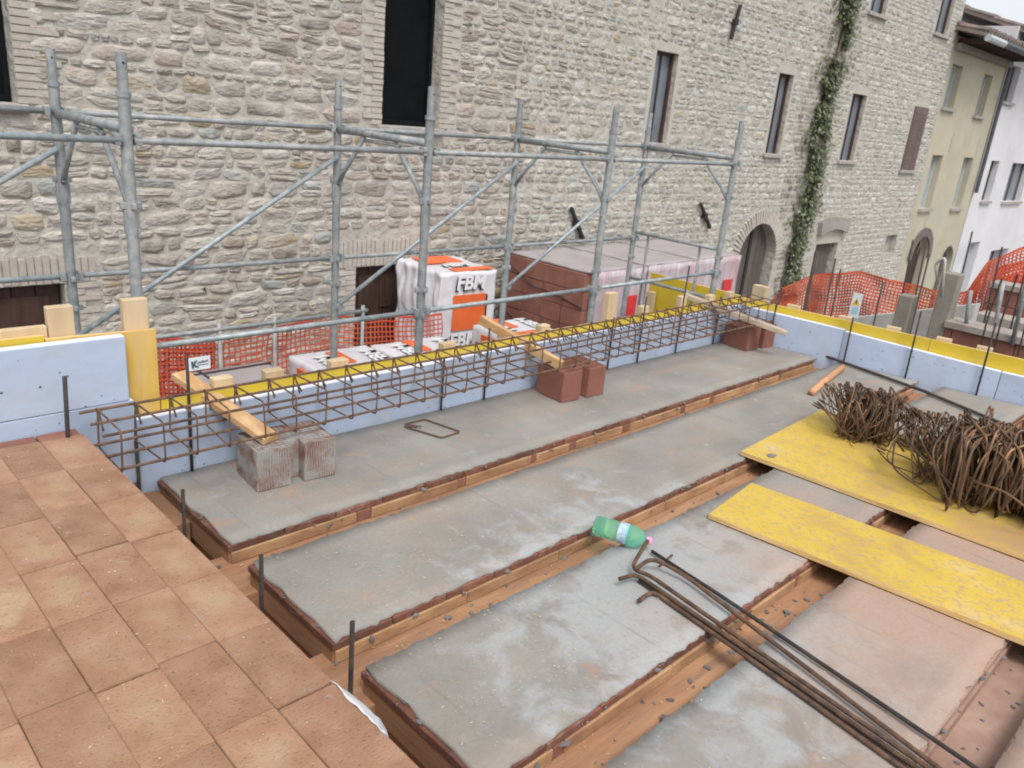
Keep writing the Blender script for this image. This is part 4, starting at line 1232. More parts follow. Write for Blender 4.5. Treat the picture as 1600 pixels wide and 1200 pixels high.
# starter bars
def starter(x, y, z0, z1, label, r_=.008, lean=(0, 0), mt='rust_dark'):
    o = obj('starter_bar', TB([(x, y, z0), (x+lean[0]*.5, y+lean[1]*.5, (z0+z1)/2), (x+lean[0], y+lean[1], z1)], r_, 8), mt, smooth=True)
    tag(o, label, 'rebar', 'upright reinforcing bars around the floor')
starter(1.155, 3.405, -.2, .215, 'short upright bar against the blue foam just right of the clay wall end')
starter(1.403, 3.415, -.05, .575, 'tall upright bar carrying the small white printed tag')
starter(1.13, 2.85, -.3, .217, 'short upright bar in the pit by the first mortar strip')
starter(1.13, 2.21, -.3, .240, 'short upright bar in the pit by the left end of the second mortar strip')
starter(1.167, 1.71, -.3, .245, 'short upright bar between the clay wall and the third mortar strip')
starter(.86, 3.32, .2, .585, 'upright bar standing on the clay blocks before the raised blue foam', .009, (.02, .02))
for x, h, l in ((2.92, .33, 'thin upright bar behind the cage at the first foam joint'), (3.27, .47, 'upright bar behind the cage just before the second plank'),
                (4.50, .40, 'upright bar behind the cage right of the smooth brown block'), (4.86, .52, 'upright bar behind the cage left of the raised cleat'),
                (5.37, .72, 'tallest upright bar of the cage row, crossing the far yellow panel'), (5.93, .42, 'upright bar just left of the far corner block')):
    starter(x, 3.412, -.05, h, l, .0065)
for y, h, l in ((3.12, .50, 'upright bar in the far corner by the grey plank end'), (2.50, .55, 'upright bar on the right side carrying the white warning tag'), (2.03, .55, 'upright bar on the right side above the smaller stirrup heap'), (1.53, .57, 'upright bar on the right side left of the large stirrup heap'), (.95, .57, 'upright bar on the right side behind the large stirrup heap')):
    starter(fx(y)-.03, y, -.05, h, l, .0075, (.0, .01))
for (x, y, z, r_, l) in ((7.5, 3.62, .64, .008, 'thin bar beyond the far corner before the ivy'), (7.5, 3.34, .72, .018, 'thick dark post beyond the corner in front of the orange net'), (7.5, 3.14, .69, .009, 'left one of two close upright bars beyond the yellow formwork'),
                         (7.5, 3.07, .60, .009, 'right one of two close upright bars beyond the yellow formwork'), (7.5, 2.66, .57, .009, 'upright bar before the sagging orange net, beyond the formwork'), (7.4, 2.30, .90, .008, 'tall bar beyond the formwork before the pale yellow house')):
    starter(x, y, -2.4, z, l, r_, (0, .05))
# tags
bm = BX((1.405, 3.402, .50), (1.505, 3.404, .562), bevel=.0006)
tg = tag(obj('tag', bm, 'tag'), 'small white printed tag fixed to the tall bar near the plank at left', 'tag')
place_text('lettering', 'K', .045, (1.417, 3.4005, .512), (1, 0, .12), (-.12, 0, 1), 'print_green', tg, bold=.002)
place_text('lettering', 'ymlsoc', .019, (1.443, 3.4005, .530), (1, 0, .12), (-.12, 0, 1), 'print_green', tg)
obj('print_line', BX((1.448, 3.4002, .522), (1.495, 3.4012, .525)), 'print_green', tg)
ty = 2.50; txx = fx(ty)-.045
bm = BX((txx-.002, ty-.035, .40), (txx, ty+.045, .60))
tg = tag(obj('tag', bm, 'tag'), 'tall white tag with a yellow warning triangle on a bar before the orange net', 'tag')
bm = bmesh.new()
P = [bm.verts.new((txx-.0035, ty+.035, .50)), bm.verts.new((txx-.0035, ty-.025, .50)), bm.verts.new((txx-.0035, ty+.005, .565))]; bm.faces.new(P)
obj('warning_triangle', bm, 'print_yel', tg)
bm = BX((txx-.0038, ty+.0, .510), (txx-.0036, ty+.01, .545)); obj('exclamation_mark', bm, 'print_black', tg)
obj('print_panel', BX((txx-.0036, ty-.022, .425), (txx-.0030, ty+.03, .485)), 'print_blue', tg)

# ------------------------------------------------------------------ things lying on the floor
L_ = [(2.60, 3.30, .012), (2.745, 3.33, .012), (2.80, 3.30, .014), (2.755, 3.075, .012), (2.60, 3.09, .012), (2.575, 3.335, .014), (2.635, 3.31, .03)]
o = obj('wire_stirrup', TB(bend([(2.64, 3.245, .016), (2.575, 3.325, .014), (2.735, 3.335, .008), (2.79, 3.08, .010), (2.645, 3.07, .010), (2.565, 3.315, .008), (2.60, 3.235, .022)], .02, 4), .0045, 6), 'rust', smooth=True)
tag(o, 'single bent wire stirrup lying flat on the first mortar strip', 'stirrup')
o = obj('wooden_stake', TB([(5.40, 2.255, .026), (5.85, 2.345, .026), (6.28, 2.42, .026)], .025, 10), 'stick', smooth=True)
tag(o, 'round orange wooden stake lying near the far end of the second strip', 'stake')
o = obj('long_bar', TB([(6.62, 3.17, .03), (6.56, 2.9, .022), (6.47, 2.55, .02), (6.30, 1.80, .02), (6.06, 1.2, .02), (5.9, .75, .02)], .012, 8), 'rust_dark', smooth=True)
tag(o, 'long dark bar lying across the strip ends below the right hand foam', 'rebar')
for dy in (0, .16):
    pass

def dusty():
    m = MT['yel_worn'].copy(); m.name = 'yellow_shuttering_with_brown_dust'
    N, L = m.node_tree.nodes, m.node_tree.links
    b = N['Principled BSDF']; src = b.inputs['Base Color'].links[0].from_socket
    tc = N.new('ShaderNodeTexCoord'); sp = N.new('ShaderNodeSeparateXYZ'); L.new(tc.outputs['Object'], sp.inputs[0])
    n = N.new('ShaderNodeTexNoise'); n.inputs['Scale'].default_value = 3.5; n.inputs['Detail'].default_value = 8; L.new(tc.outputs['Object'], n.inputs['Vector'])
    a = N.new('ShaderNodeMath'); a.operation = 'MULTIPLY_ADD'; a.inputs[1].default_value = -.75; a.inputs[2].default_value = .55; L.new(sp.outputs[1], a.inputs[0])
    c = N.new('ShaderNodeMath'); c.operation = 'MULTIPLY_ADD'; c.inputs[1].default_value = 1.5; L.new(n.outputs[0], c.inputs[0]); L.new(a.outputs[0], c.inputs[2])
    r = ramp(N, [(.45, g(0)), (1.0, g(.8))]); L.new(c.outputs[0], r.inputs[0])
    mx = N.new('ShaderNodeMix'); mx.data_type = 'RGBA'; L.new(r.outputs[0], mx.inputs[0]); L.new(src, mx.inputs[6]); mx.inputs[7].default_value = (.42, .26, .13, 1)
    L.new(mx.outputs[2], b.inputs['Base Color'])
    return m
MT['yel_dusty'] = dusty()
def flat_board(p, d, L_, perp, w_, label):
    p = Vector((*p, 0)); d = Vector((*d, 0)).normalized(); n_ = Vector((-d.y, d.x, 0))
    if n_.dot(Vector((1, 0, 0))) < 0: n_ = -n_
    bm = bmesh.new()
    q = [p, p+n_*w_, p+n_*w_+d*L_, p+d*L_]
    z0, z1 = .005, .032
    lo = [bm.verts.new((v.x, v.y, z0)) for v in q]; hi = [bm.verts.new((v.x, v.y, z1)) for v in q]
    bm.faces.new(hi); bm.faces.new(list(reversed(lo)))
    for k in range(4): bm.faces.new((lo[k], lo[(k+1) % 4], hi[(k+1) % 4], hi[k])).material_index = 1
    bmesh.ops.recalc_face_normals(bm, faces=bm.faces)
    bmesh.ops.bevel(bm, geom=list(bm.edges), offset=.002, segments=1, affect='EDGES')
    o = obj('formwork_board', bm, ['yel_dusty' if w_ > 1 else 'yel_worn', 'yel_edge'])
    return tag(o, label, 'formwork board', 'worn yellow boards lying on the floor')
flat_board((3.945, 1.972), (.057, -1), 2.6, 0, 1.16, 'wide worn yellow board lying under the heaps of stirrups')
flat_board((3.116, 1.655), (.117, -1), 2.5, 0, .50, 'narrower scuffed yellow board lying nearer, with nothing on it')
# small grey scrap stuck on the wide board
bm = bmesh.new(); bmesh.ops.create_icosphere(bm, subdivisions=2, radius=.03, matrix=Matrix.Translation((4.04, 1.83, .034)) @ Matrix.Diagonal((1.3, .8, .12, 1)))
for v in bm.verts: v.co += noise.noise_vector(v.co*60)*.008
tag(obj('mortar_splash', bm, 'mortar_bit'), 'small grey mortar splash near the left corner of the wide yellow board', 'mortar splash')

# stirrup bundles
stm = []
for k in range(8):
    w_, h = random.uniform(.27, .30), random.uniform(.225, .25)
    sk = random.uniform(-.012, .012)
    P = [(-w_*.5+.05, 0, h-.05), (-w_*.5, .004, h), (w_*.5+sk, .006, h+random.uniform(-.01, .01)), (w_*.5, .01, 0), (-w_*.5-sk, .014, 0), (-w_*.5, .018, h+.005), (-w_*.5+.06, .022, h-.035)]
    bm = bmesh.new(); tube(bm, bend(P, .06, 4), .0041, 5)
    for p in bm.faces: p.smooth = True
    me = bpy.data.meshes.new('stirrup'); bm.to_mesh(me); bm.free(); me.materials.append(MT['rust_stir']); stm.append(me)
def bundle(p, q, n_, label, sc=1.0, spread=.05, rows=1, tilt=.25, zj=.02, lay=.12):
    t_ = thing('stirrup_bundle', label, 'stirrup bundle', ((p[0]+q[0])/2, (p[1]+q[1])/2, .032), 'rusty stirrup heaps on the wide yellow board')
    p = Vector(p); q = Vector(q); d = (q-p); az = math.atan2(d.y, d.x)
    for i in range(n_):
        f = random.random(); c = p+d*f
        side = Vector((-d.y, d.x, 0)).normalized()*random.gauss(0, spread)
        o = bpy.data.objects.new('stirrup', random.choice(stm)); COL.objects.link(o)
        r_ = random.random()
        s_ = sc*random.uniform(.94, 1.05)
        o.scale = (s_, s_, s_)
        if random.random() < lay:      # slumped one
            o.rotation_euler = (random.uniform(.6, 1.2)*random.choice((-1, 1)), random.uniform(-.3, .3), az-math.pi/2+random.uniform(-.6, .6))
        else:
            o.rotation_euler = (random.gauss(0, tilt), random.gauss(0, .15), az-math.pi/2+random.gauss(0, .24))
        o.location = c+side+Vector((0, 0, .040+abs(random.gauss(0, zj))))
        attach(o, t_)
bundle((4.80, 1.80, 0), (4.93, 1.56, 0), 80, 'small heap of rusty wire stirrups, leftmost on the wide yellow board', 1.0, .05, lay=.10, tilt=.32, zj=.02)
bundle((4.93, 1.45, 0), (5.06, 1.25, 0), 40, 'loose low heap of rusty stirrups between the leftmost heap and the big ones', .8, .03, lay=.08, tilt=.3, zj=.008)
bundle((4.56, 1.24, 0), (4.64, 1.02, 0), 36, 'open tangle of stirrups leaning on the left flank of the big heap', .95, .03, lay=.06, tilt=.4, zj=.012)
bundle((4.52, 1.06, 0), (4.72, .22, 0), 230, 'big dense bundle of rusty stirrups standing upright at the right edge', 1.35, .08, lay=.03, tilt=.19, zj=.03)

# foreground bars
def bar(pts, r_, label, mt='rust', rad=.05):
    if mt == 'rust': mt = 'rust_rib'
    o = obj('reinforcing_bar', TB(bend(pts, rad, 5), r_, 10), mt, smooth=True)
    tag(o, label, 'rebar', 'long bars lying across the near strips')
bar([(2.30, 1.545, .045), (2.405, 1.54, .03), (2.395, 1.45, .028), (2.32, .85, .028), (2.12, -.6, .028)], .0085, 'long hooked bar on the left of the tied bars, its hook lying flat', 'rust')
bar([(2.27, 1.425, .022), (2.385, 1.44, .016), (2.37, 1.33, .012), (2.30, .8, .012), (2.08, -.6, .012)], .0085, 'lowest long hooked bar with its hook nearest the viewer', 'rust')
bar([(2.52, 1.585, .125), (2.41, 1.575, .035), (2.42, 1.49, .046), (2.36, .95, .030), (2.15, -.6, .030)], .0085, 'long bar whose hooked end sticks up near the green bottle', 'rust')
bar([(2.40, 1.52, .012), (2.375, 1.2, .012), (2.33, .8, .012), (2.14, -.6, .012)], .0085, 'plain long bar hidden among the tied bars', 'rust_dark')
bar([(2.40, 1.545, .05), (2.52, 1.555, .06), (2.565, 1.42, .03), (2.45, .90, .022), (2.09, -.6, .022)], .0085, 'ribbed grey long bar with a rounded hook, right of the tied bars', 'rust', .07)
bar([(2.62, 1.62, .02), (2.575, 1.25, .018), (2.47, .6, .018), (2.27, -.6, .018)], .0075, 'thin straight dark bar, rightmost of the long bars', 'rust_dark')
bar([(2.56, 1.535, .012), (2.68, 1.555, .012)], .005, 'short rusty twig of wire beside the hooked bars', 'rust')
bar([(1.93, 1.055, -.08), (1.985, .985, -.078), (2.03, .96, -.08)], .012, 'short mortar crusted rod lying in the groove', 'mortar_bit', .02)

# bottle
bt = thing('plastic_bottle', 'green plastic water bottle with pale label and pink cap lying on the groove', 'bottle', (2.6, 1.75, .0))
prof = [(0, .012), (.004, .036), (.012, .0445), (.05, .0455), (.055, .044), (.06, .0455), (.10, .0455), (.105, .044), (.11, .0455), (.175, .0455), (.195, .0435), (.212, .037), (.224, .027), (.231, .017), (.234, .0135), (.24, .0135)]
P0 = Vector((2.545, 1.885, .050)); P1 = Vector((2.632, 1.645, .052)); ax = (P1-P0).normalized()
def lathe(prof, p0, ax, n_=24):
    bm = bmesh.new(); x = ax.orthogonal().normalized(); y = ax.cross(x); rings = []
    for h, r_ in prof: rings.append([bm.verts.new(p0+ax*h+(x*math.cos(2*math.pi*k/n_)+y*math.sin(2*math.pi*k/n_))*r_) for k in range(n_)])
    for i in range(len(rings)-1):
        for k in range(n_): bm.faces.new((rings[i][k], rings[i][(k+1) % n_], rings[i+1][(k+1) % n_], rings[i+1][k]))
    bm.faces.new(list(reversed(rings[0]))); bm.faces.new(rings[-1])
    return bm
obj('bottle_body', lathe(prof, P0, ax), 'green', bt, smooth=True)
obj('label', lathe([(.118, .0462), (.119, .0466), (.155, .0466), (.156, .0462)], P0, ax), 'label', bt, smooth=True)
obj('cap', lathe([(.2405, .013), (.241, .0165), (.262, .0165), (.264, .013)], P0, ax), 'pink', bt)

# ------------------------------------------------------------------ scaffold
sc = thing('scaffold', 'galvanised tube scaffold with portal frames between the floor and the stone wall', 'scaffold', (3.3, 4.6, -2.4))
PX_ = [-.37, 1.445, 3.27, 5.08, 6.94]
YN, YF = 4.10, 5.15
for i, x in enumerate(PX_):
    for y in (YN, YF):
        pst = obj('post', TB([(x, y, -2.4), (x, y, .9), (x, y, 1.66)], .0285, 12, cap=False), 'galv', sc, smooth=True)
        obj('spigot', TB([(x, y, 1.66), (x, y, 1.835)], .0245, 12), 'galv', pst)
        obj('pin_hole', TB([(x-.001, y-.0255, 1.79), (x-.001, y-.0235, 1.79)], .006, 8), 'iron', pst)
        obj('collar', TB([(x, y, 1.64), (x, y, 1.665)], .034, 12), 'galv', pst)
        for z in (1.14, .56, .38):
            bm = bmesh.new(); box(bm, (x-.05, y-.012, z-.018), (x+.05, y+.012, z+.018)); box(bm, (x-.012, y-.05, z-.015), (x+.012, y+.0, z+.015))
            obj('coupler', bm, 'galv', pst, bevel=.004)
        for z in (1.45 if y == YN else 1.508, .574 if y == YF else .412):
            for sx in (-1, 1): obj('wedge_clamp', BX((x+sx*.048-.014, y-.034, z-.026), (x+sx*.048+.014, y+.026, z+.026), bevel=.003), 'galv', pst)
        bm = BX((x-.036, y-.012, 1.0), (x+.036, y+.012, 1.12)); obj('gusset', bm, 'galv', pst, bevel=.003)
    obj('transom', TB([(x, YN+.02, 1.50), (x, YF-.02, 1.50)], .0245, 12), 'galv', sc, smooth=True)
    obj('knee_brace', TB([(x, YN+.02, 1.12), (x, YN+.10, 1.22), (x, YN+.36, 1.475)], .016, 8), 'galv', sc, smooth=True)
    obj('knee_brace', TB([(x, YF-.02, 1.12), (x, YF-.10, 1.22), (x, YF-.34, 1.475)], .016, 8), 'galv', sc, smooth=True)
    obj('top_tie', TB([(x, YN+.30, 1.455), (x, YF-.30, 1.455)], .012, 8), 'galv', sc, smooth=True)
for i in range(4):
    a, b_ = PX_[i], PX_[i+1]
    mt = 'galv_light' if i in (0,) else 'galv'
    obj('ledger', TB([(a+.03, YN-.02, 1.447), (b_-.03, YN-.02, 1.447)], .0165, 10), mt, sc, smooth=True)
    obj('ledger', TB([(a+.03, YF-.0, 1.508), (b_-.03, YF-.0, 1.508)], .0165, 10), 'galv', sc, smooth=True)
    obj('ledger', TB([(a+.03, YF-.0, .574), (b_-.03, YF-.0, .574)], .0165, 10), 'galv_light' if i == 0 else 'galv', sc, smooth=True)
    obj('guard_rail', TB([(a+.03, YN-.0, .412), (b_-.03, YN-.0, .412)], .0165, 10), 'galv_light', sc, smooth=True)
    obj('guard_rail', TB([(a+.03, YF-.0, -.55), (b_-.03, YF-.0, -.55)], .0165, 10), 'galv', sc, smooth=True)
    obj('diagonal_brace', TB([(a+.02, YF-.035, .22), (b_-.02, YF-.035, 1.31)], .0165, 10), 'galv_light', sc, smooth=True)
    bm = bmesh.new(); tube(bm, [(a+.02, YF-.045, .20), (a+.02, YF-.01, .20)], .028, 10); obj('brace_end', bm, 'galv', sc)
x = 6.94
obj('end_rail', TB([(x, YN, .635), (x, YF, .635)], .0165, 10), 'galv', sc, smooth=True)
obj('end_rail', TB([(x, YN, .15), (x, YF, .15)], .0165, 10), 'galv', sc, smooth=True)
for y in (4.34, 4.98): obj('end_post', TB([(x+.03, y, -.3), (x+.03, y, .635)], .014, 8), 'galv', sc, smooth=True)
# boards of the lift below
for i in range(4):
    a, b_ = PX_[i], PX_[i+1]
    for k in range(3):
        obj('deck_board', BX((a+.04, YN+.07+k*.32, -.62), (b_-.04, YN+.37+k*.32, -.58)), 'galv', sc)

# ------------------------------------------------------------------ wrapped packs between scaffold and building
def printed_pack(a, c, rz, label, tall):
    t_ = thing('wrapped_pack', label, 'wrapped pack', ((a[0]+c[0])/2, (a[1]+c[1])/2, a[2]), 'white wrapped packs with orange print')
    ctr = Vector(((a[0]+c[0])/2, (a[1]+c[1])/2, 0)); RM = Matrix.Translation(ctr) @ Matrix.Rotation(rz, 4, 'Z') @ Matrix.Translation(-ctr)
    def add(nm, bm, mt, **k):
        bm.transform(RM); return obj(nm, bm, mt, t_, **k)
    bm = grid_box(a, c, .05, .012 if tall else .006, seed=a[0])
    # heavier crumples on the left end
    for v in bm.verts:
        if v.co.x < a[0]+.03:
            n3 = noise.noise(Vector((v.co.y*7, v.co.z*3, 3)))+.5*noise.noise(Vector((v.co.y*16, v.co.z*7, 5)))
            v.co.x += n3*.045*(1 if tall else .3)
    add('plastic_wrap', bm, 'wrap_white', smooth=True)
    add('pallet', BX((a[0]+.03, a[1]+.03, a[2]-.14), (c[0]-.03, c[1]-.03, a[2]-.01)), 'plank_grey')
    return t_, add, RM
def letters(t_, RM, s, size, org, xd, yd, **k):
    nrm = Vector(xd).cross(Vector(yd)).normalized()
    for off, mt, dz in (((size*.07, -size*.08), 'print_black', .0), ((0, 0), 'print_white', .004)):
        o3 = Vector(org)+Vector(xd).normalized()*off[0]*-1+Vector(yd).normalized()*off[1]+nrm*dz
        me = text_mesh(s, size, .001, .12, size*.035)
        x = Vector(xd).normalized(); y = Vector(yd).normalized(); z = nrm
        me.transform(RM @ Matrix(((x.x, y.x, z.x, o3.x), (x.y, y.y, z.y, o3.y), (x.z, y.z, z.z, o3.z), (0, 0, 0, 1))))
        link('lettering', me, mt, t_)
A = (5.82, 6.90, -2.24); C_ = (6.66, 7.80, -.10)
t_, add, RM = printed_pack(A, C_, -.07, 'tall pack in crumpled white wrap with large FBM print, behind the scaffold', True)
yf = A[1]-.016
add('orange_panel', BX((6.02, yf-.004, -.80), (6.50, yf+.008, -.37)), 'print_orange')
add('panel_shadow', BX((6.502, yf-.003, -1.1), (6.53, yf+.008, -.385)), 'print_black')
letters(t_, RM, 'FBM', .235, (6.045, yf-.006, -.30), (1, 0, 0), (0, 0, 1))
letters(t_, RM, 'FBM', .235, (5.99, yf-.006, -1.00), (1, 0, 0), (0, 0, 1))
add('orange_panel', BX((5.96, yf-.004, -1.34), (6.4, yf+.008, -1.06)), 'print_orange')
zt = -.10+.016
add('orange_panel', BX((6.05, 6.92, zt-.006), (6.62, 7.06, zt+.004)), 'print_orange')
add('orange_panel', BX((5.98, 7.38, zt-.006), (6.5, 7.74, zt+.004)), 'print_orange')
letters(t_, RM, 'FBM', .2, (6.06, 7.12, zt+.005), (1, 0, 0), (0, 1, 0))
def low_pack(a, c, label):
    t_, add, RM = printed_pack(a, c, -.05, label, False)
    zt = c[2]+.009; x0, y0 = a[0], a[1]; W_ = c[0]-a[0]
    add('orange_panel', BX((a[0]-.014, a[1]+.10, c[2]-.6), (a[0]+.004, c[1]-.16, c[2]-.06)), 'print_orange')
    add('orange_panel', BX((x0+W_*.40, y0+.28, zt-.004), (x0+W_*.56, y0+.62, zt+.003)), 'print_orange')
    add('orange_panel', BX((x0+W_*.08, y0+.02, zt-.004), (x0+W_*.9, y0+.11, zt+.003)), 'print_orange')
    letters(t_, RM, 'FBM', .2, (x0+W_*.36, y0+.16, zt+.004), (0, 1, 0), (-1, 0, 0))
    letters(t_, RM, 'FBM', .2, (x0+W_*.95, y0+.16, zt+.004), (0, 1, 0), (-1, 0, 0))
low_pack((3.34, 5.28, -2.24), (4.10, 5.97, -.45), 'low white wrapped pack with orange print, left one behind the scaffold post')
low_pack((4.16, 5.28, -2.24), (4.95, 5.93, -.46), 'low white wrapped pack lying at the foot of the tall pack')
low_pack((5.55, 5.5, -2.24), (6.28, 6.05, -.46), 'low white and orange wrapped pack showing right of the tall pack')
gp = thing('wrapped_pack', 'grey topped pack with dark straps behind the formwork at left', 'wrapped pack', (2.8, 5.6, -1.4), 'packs standing behind the long formwork')
obj('plastic_wrap', grid_box((2.45, 5.28, -2.38), (3.10, 5.95, -.45), .08, .006, 4), 'wrap_grey', gp, smooth=True)
for y in (5.36, 5.86):
    obj('strap', BX((2.435, y, -2.38), (3.115, y+.018, -.436)), 'strap', gp)
obj('strap', BX((2.52, 5.265, -2.38), (2.538, 5.965, -.437)), 'strap', gp)

# stacks of big clay blocks
def block_stack(x0, y0, nx, wrapped, label):
    t_ = thing('block_stack', label, 'block stack', (x0+.6, y0+.7, -2.4), 'stacks of clay blocks beside the stone wall')
    bx, by, bz = .40, .355, .235
    zt = -.09
    NX = 3; NY = 4; NZ = 9
    bm = BX((0.004, .004, .004), (bx-.004, by-.004, bz-.004), bevel=.004)
    me = bpy.data.meshes.new('block'); bm.to_mesh(me); bm.free(); me.materials.append(MT['clay_block'])
    for k in range(NZ):
        for i in range(NX):
            for j in range(NY):
                if 0 < i and 0 < j < NY and k < NZ-1: continue
                if wrapped and not (j == 0 or k == NZ-1): continue
                o = bpy.data.objects.new('block', me); COL.objects.link(o)
                o.location = (x0+i*bx+random.uniform(-.004, .004), y0+j*by+random.uniform(-.004, .004), zt-(k+1)*bz if True else 0)
                attach(o, t_)
    W_, D_ = NX*bx, NY*by
    # film over the top and the street-side face
    bm = bmesh.new(); box(bm, (x0+.004 if wrapped else x0+.03, y0-.02, zt+.004), (x0+W_+.015, y0+D_+.01, zt+.02))
    bmesh.ops.subdivide_edges(bm, edges=list(bm.edges), cuts=10, use_grid_fill=True)
    for v in bm.verts: v.co.z += noise.noise(v.co*5)*.012+.008
    obj('film_top', bm, 'wrap_grey', t_, smooth=True)
    bm = bmesh.new(); box(bm, (x0+(.02 if wrapped else .10), y0-.05, -2.3), (x0+W_+.012, y0-.035, zt+.02))
    bmesh.ops.subdivide_edges(bm, edges=list(bm.edges), cuts=24, use_grid_fill=True)
    for v in bm.verts:
        v.co.y += noise.noise(Vector((v.co.x*11, v.co.z*1.6, 2)))*.03+noise.noise(Vector((v.co.x*27, v.co.z*3, 9)))*.012
    obj('film_side', bm, 'wrap_lilac', t_, smooth=True)
    obj('red_print', BX((x0+.78, y0-.09, -.75), (x0+1.0, y0-.07, -.42)), 'print_red', t_)
    for z in (-.36, -1.0):
        bm = bmesh.new(); tube(bm, [(x0-.008, y0+D_, z+.18), (x0-.010, y0+D_*.6, z-.06), (x0-.010, y0+D_*.3, z-.08), (x0-.008, y0, z-.16)], .008, 5)
        obj('strap', bm, 'strap', t_)
    return t_
block_stack(7.52, 6.22, 3, False, 'stack of large brown clay blocks with bare left end and filmed top beside the wall')
block_stack(8.78, 6.26, 3, True, 'middle stack of clay blocks wrapped in lilac plastic film')
block_stack(10.04, 6.30, 3, True, 'farthest stack of wrapped clay blocks, next to the arched doorway')

# ------------------------------------------------------------------ netting and its rail
def net(path, drop, cell, sw, mt, label, wave=.03, seed=0, group='orange safety netting around the site'):
    """path: list of top points; a real mesh of thin bands"""
    path = [Vector(p) for p in path]
    cum = [0]
    for i in range(1, len(path)): cum.append(cum[-1]+(path[i]-path[i-1]).length)
    def at(s):
        s = min(max(s, 0), cum[-1])
        for i in range(1, len(path)):
            if s <= cum[i]+1e-9:
                t_ = (s-cum[i-1])/max(1e-9, cum[i]-cum[i-1]); return path[i-1].lerp(path[i], t_)
        return path[-1]
    d = (path[-1]-path[0]); d.z = 0; d.normalize(); n_ = Vector((-d.y, d.x, 0))
    nu = int(cum[-1]/cell); nv = int(drop/cell)
    def P(u, v):
        p = at(u*cell); z = -v*cell
        q = Vector((p.x*1.3, p.y*1.3, z*1.5+seed))
        off = noise.noise(q*1.6)*wave*1.5+noise.noise(q*5)*wave*.5
        return p+Vector((0, 0, z+.35*cell*noise.noise(q*3)+noise.noise(Vector((u*cell*2.1, seed, 1)))*.02))+n_*off+d*(.4*cell*noise.noise(q*4+Vector((3, 3, 3))))
    G = [[P(u, v) for v in range(nv+1)] for u in range(nu+1)]
    bm = bmesh.new(); h = sw/2
    for v in range(nv+1):
        hh = h*(1.8 if v == 0 else 1)
        row_ = [(bm.verts.new(G[u][v]+Vector((0, 0, hh))), bm.verts.new(G[u][v]-Vector((0, 0, hh)))) for u in range(nu+1)]
        for u in range(nu): bm.faces.new((row_[u][0], row_[u+1][0], row_[u+1][1], row_[u][1]))
    for u in range(nu+1):
        c_ = [(bm.verts.new(G[u][v]+d*h+n_*.001), bm.verts.new(G[u][v]-d*h+n_*.001)) for v in range(nv+1)]
        for v in range(nv): bm.faces.new((c_[v][0], c_[v+1][0], c_[v+1][1], c_[v][1]))
    return tag(obj('safety_net', bm, mt), label, 'safety net', group)
net([(1.9, 6.26, -.25), (2.45, 6.26, -.24), (2.82, 6.26, -.30), (3.33, 6.26, -.27), (3.9, 6.26, -.22), (4.4, 6.26, -.30), (5.3, 6.26, -.36)], 1.1, .05, .014, 'net', 'orange safety net hung below the rail behind the low packs')
net([(1.9, 6.32, -.26), (2.3, 6.32, -.25), (2.86, 6.32, -.33)], 1.1, .036, .016, 'net_red', 'doubled darker red netting at the left end of the rail')
fr2 = thing('rail_fence', 'low grey tube rail on short posts holding the orange net near the stone wall', 'railing', (3, 6.2, -2.4))
obj('rail', TB([(1.7, 6.2, -.205), (4.3, 6.2, -.195)], .020, 8), 'galv', fr2, smooth=True)
for x in (2.83, 3.33, 4.25): obj('post', TB([(x, 6.2, -2.4), (x, 6.2, -.14)], .018, 8), 'galv', fr2, smooth=True)
np_ = [(11.2, 5.70, -.80), (11, 5.49, -.60), (11, 5.34, -.37), (11, 4.95, -.11), (11, 4.30, .08), (11, 3.81, .05), (11, 3.40, .02), (11, 3.17, .04), (11, 2.95, .10), (11, 2.82, .50), (11, 2.49, .74), (11, 1.6, .85)]
net(np_, 1.5, .042, .019, 'net', 'large sagging orange net beyond the right formwork before the far houses', .08, 3)
net([(11.3, 2.75, .42), (11.3, 2.2, .75), (11.3, 1.2, .9)], .75, .045, .026, 'net_red', 'dark red netting at the far right edge of the picture', .05, 9)

# ------------------------------------------------------------------ the neighbouring low site on the right
lw = thing('concrete_parapet', 'pale sloping concrete parapet between the two posts beyond the formwork', 'parapet', (9.1, 2.8, -2.4))
bm = bmesh.new(); vs = box(bm, (9.0, 2.3, -2.5), (9.16, 3.5, .0))
for v in vs:
    if v.co.z > -.1: v.co.z = -.14 if v.co.y > 3 else .30
obj('parapet_wall', bm, 'conc_light', lw)
bm = bmesh.new(); vs = box(bm, (8.9, 2.3, -2.5), (8.99, 3.0, -.3))
for v in vs:
    if v.co.z > -1: v.co.z = -.42 if v.co.y > 2.7 else -.02
obj('brick_face', bm, 'clay_block', lw)
for (y, zt, w_, l) in ((2.80, .33, .14, 'shorter weathered concrete post beyond the formwork'), (2.44, .63, .16, 'taller dark concrete post beyond the formwork with a bent pipe')):
    t_ = tag(obj('concrete_post', BX((8.45, y-w_/2, -2.45), (8.6, y+w_/2, zt), bevel=.01), 'conc'), l, 'post')
for (x, y, zt, l) in ((8.5, 2.22, .50, 'pale prop right of the taller concrete post'), (8.7, 2.02, .62, 'longer pale prop standing on the block wall cap'), (8.4, 1.78, .95, 'tall prop at the right edge of the picture')):
    tag(obj('metal_prop', TB([(x, y-.02, .1), (x, y+.03, zt)], .020, 8), 'galv', smooth=True), l, 'prop')
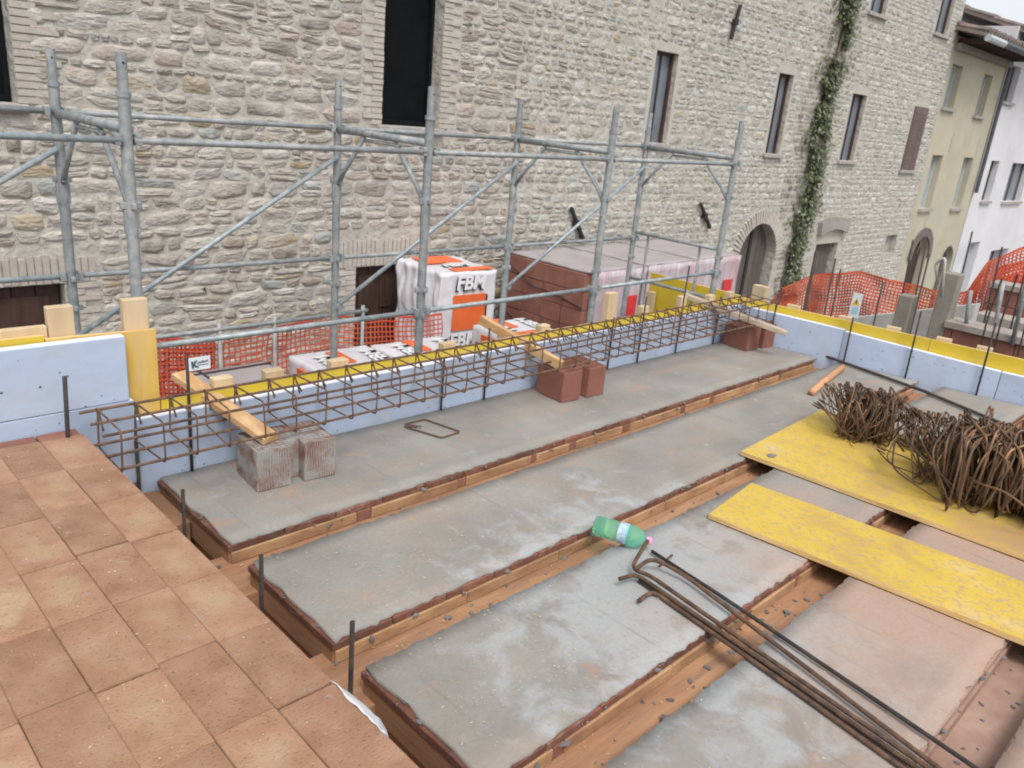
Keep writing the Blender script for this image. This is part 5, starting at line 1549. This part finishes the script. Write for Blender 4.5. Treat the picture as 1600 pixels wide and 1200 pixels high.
for (x, y, zt, l) in ((8.3, 1.86, .75, 'rusty bar rising left of the tall prop'), (8.3, 1.66, 1.0, 'rusty bar at the right picture edge'), (8.2, 1.95, .7, 'thin rusty bar between the two props')):
    tag(obj('starter_bar', TB(bend([(x, y, -.2), (x, y+.02, .3), (x, y, zt)], .1), .008, 6), 'rust_dark'), l, 'rebar')
for i_, (x, y, zt) in enumerate(((9.3, 2.95, .75), (9.6, 2.62, .95), (9.0, 2.15, .9), (9.2, 1.95, 1.05), (8.9, 1.75, 1.1), (10.2, 3.4, .7))):
    tag(obj('starter_bar', TB([(x, y, -.6), (x, y+.04, .3), (x+.02, y+.07, zt)], .009, 6), 'rust_dark', smooth=True),
        ('thin upright bar between the two concrete posts', 'thin bar rising just right of the taller concrete post', 'slim bar before the red netting, left of the pale props', 'slim leaning bar among the pale props', 'tallest slim bar close to the right picture edge', 'thin bar behind the shorter concrete post')[i_], 'rebar', 'thin bars among the low walls')
def block_wall(x, y0, y1, zt, rows_, label, cap=.07, bl=.28, bh=.19):
    t_ = thing('block_wall', label, 'wall', (x+.1, (y0+y1)/2, -2.4))
    obj('wall_core', BX((x+.02, y0, -2.5), (x+.24, y1, zt-cap-.01)), 'clay_lip', t_)
    obj('cap', BX((x-.03, y0, zt-cap), (x+.28, y1, zt), bevel=.006), 'cap_dust', t_)
    for k in range(rows_):
        y = y0+(k % 2)*bl*.5-bl*.5
        z1 = zt-cap-.005-k*bh
        while y < y1:
            a, b_ = max(y, y0), min(y+bl, y1)
            if b_-a > .03: obj('block', BX((x, a+.004, z1-bh+.008), (x+.1, b_-.004, z1), bevel=.003), 'clay_block', t_)
            y += bl
block_wall(8.45, .2, 2.38, .18, 4, 'low wall of brown blocks with pale cap beyond the right formwork')
block_wall(10.6, .6, 2.62, .34, 6, 'farther wall of brown blocks with white cap by the red netting')
block_wall(9.6, 1.3, 2.42, .12, 3, 'short brown block wall standing between the two capped walls', cap=.1)
bm = bmesh.new(); tube(bm, bend([(8.44, 2.54, .52), (8.42, 2.60, .70), (8.40, 2.52, .78), (8.40, 2.46, .40)], .05), .015, 8)
tag(obj('bent_pipe', bm, 'conc_light', smooth=True), 'short bent pale pipe hooked on the taller concrete post', 'pipe')
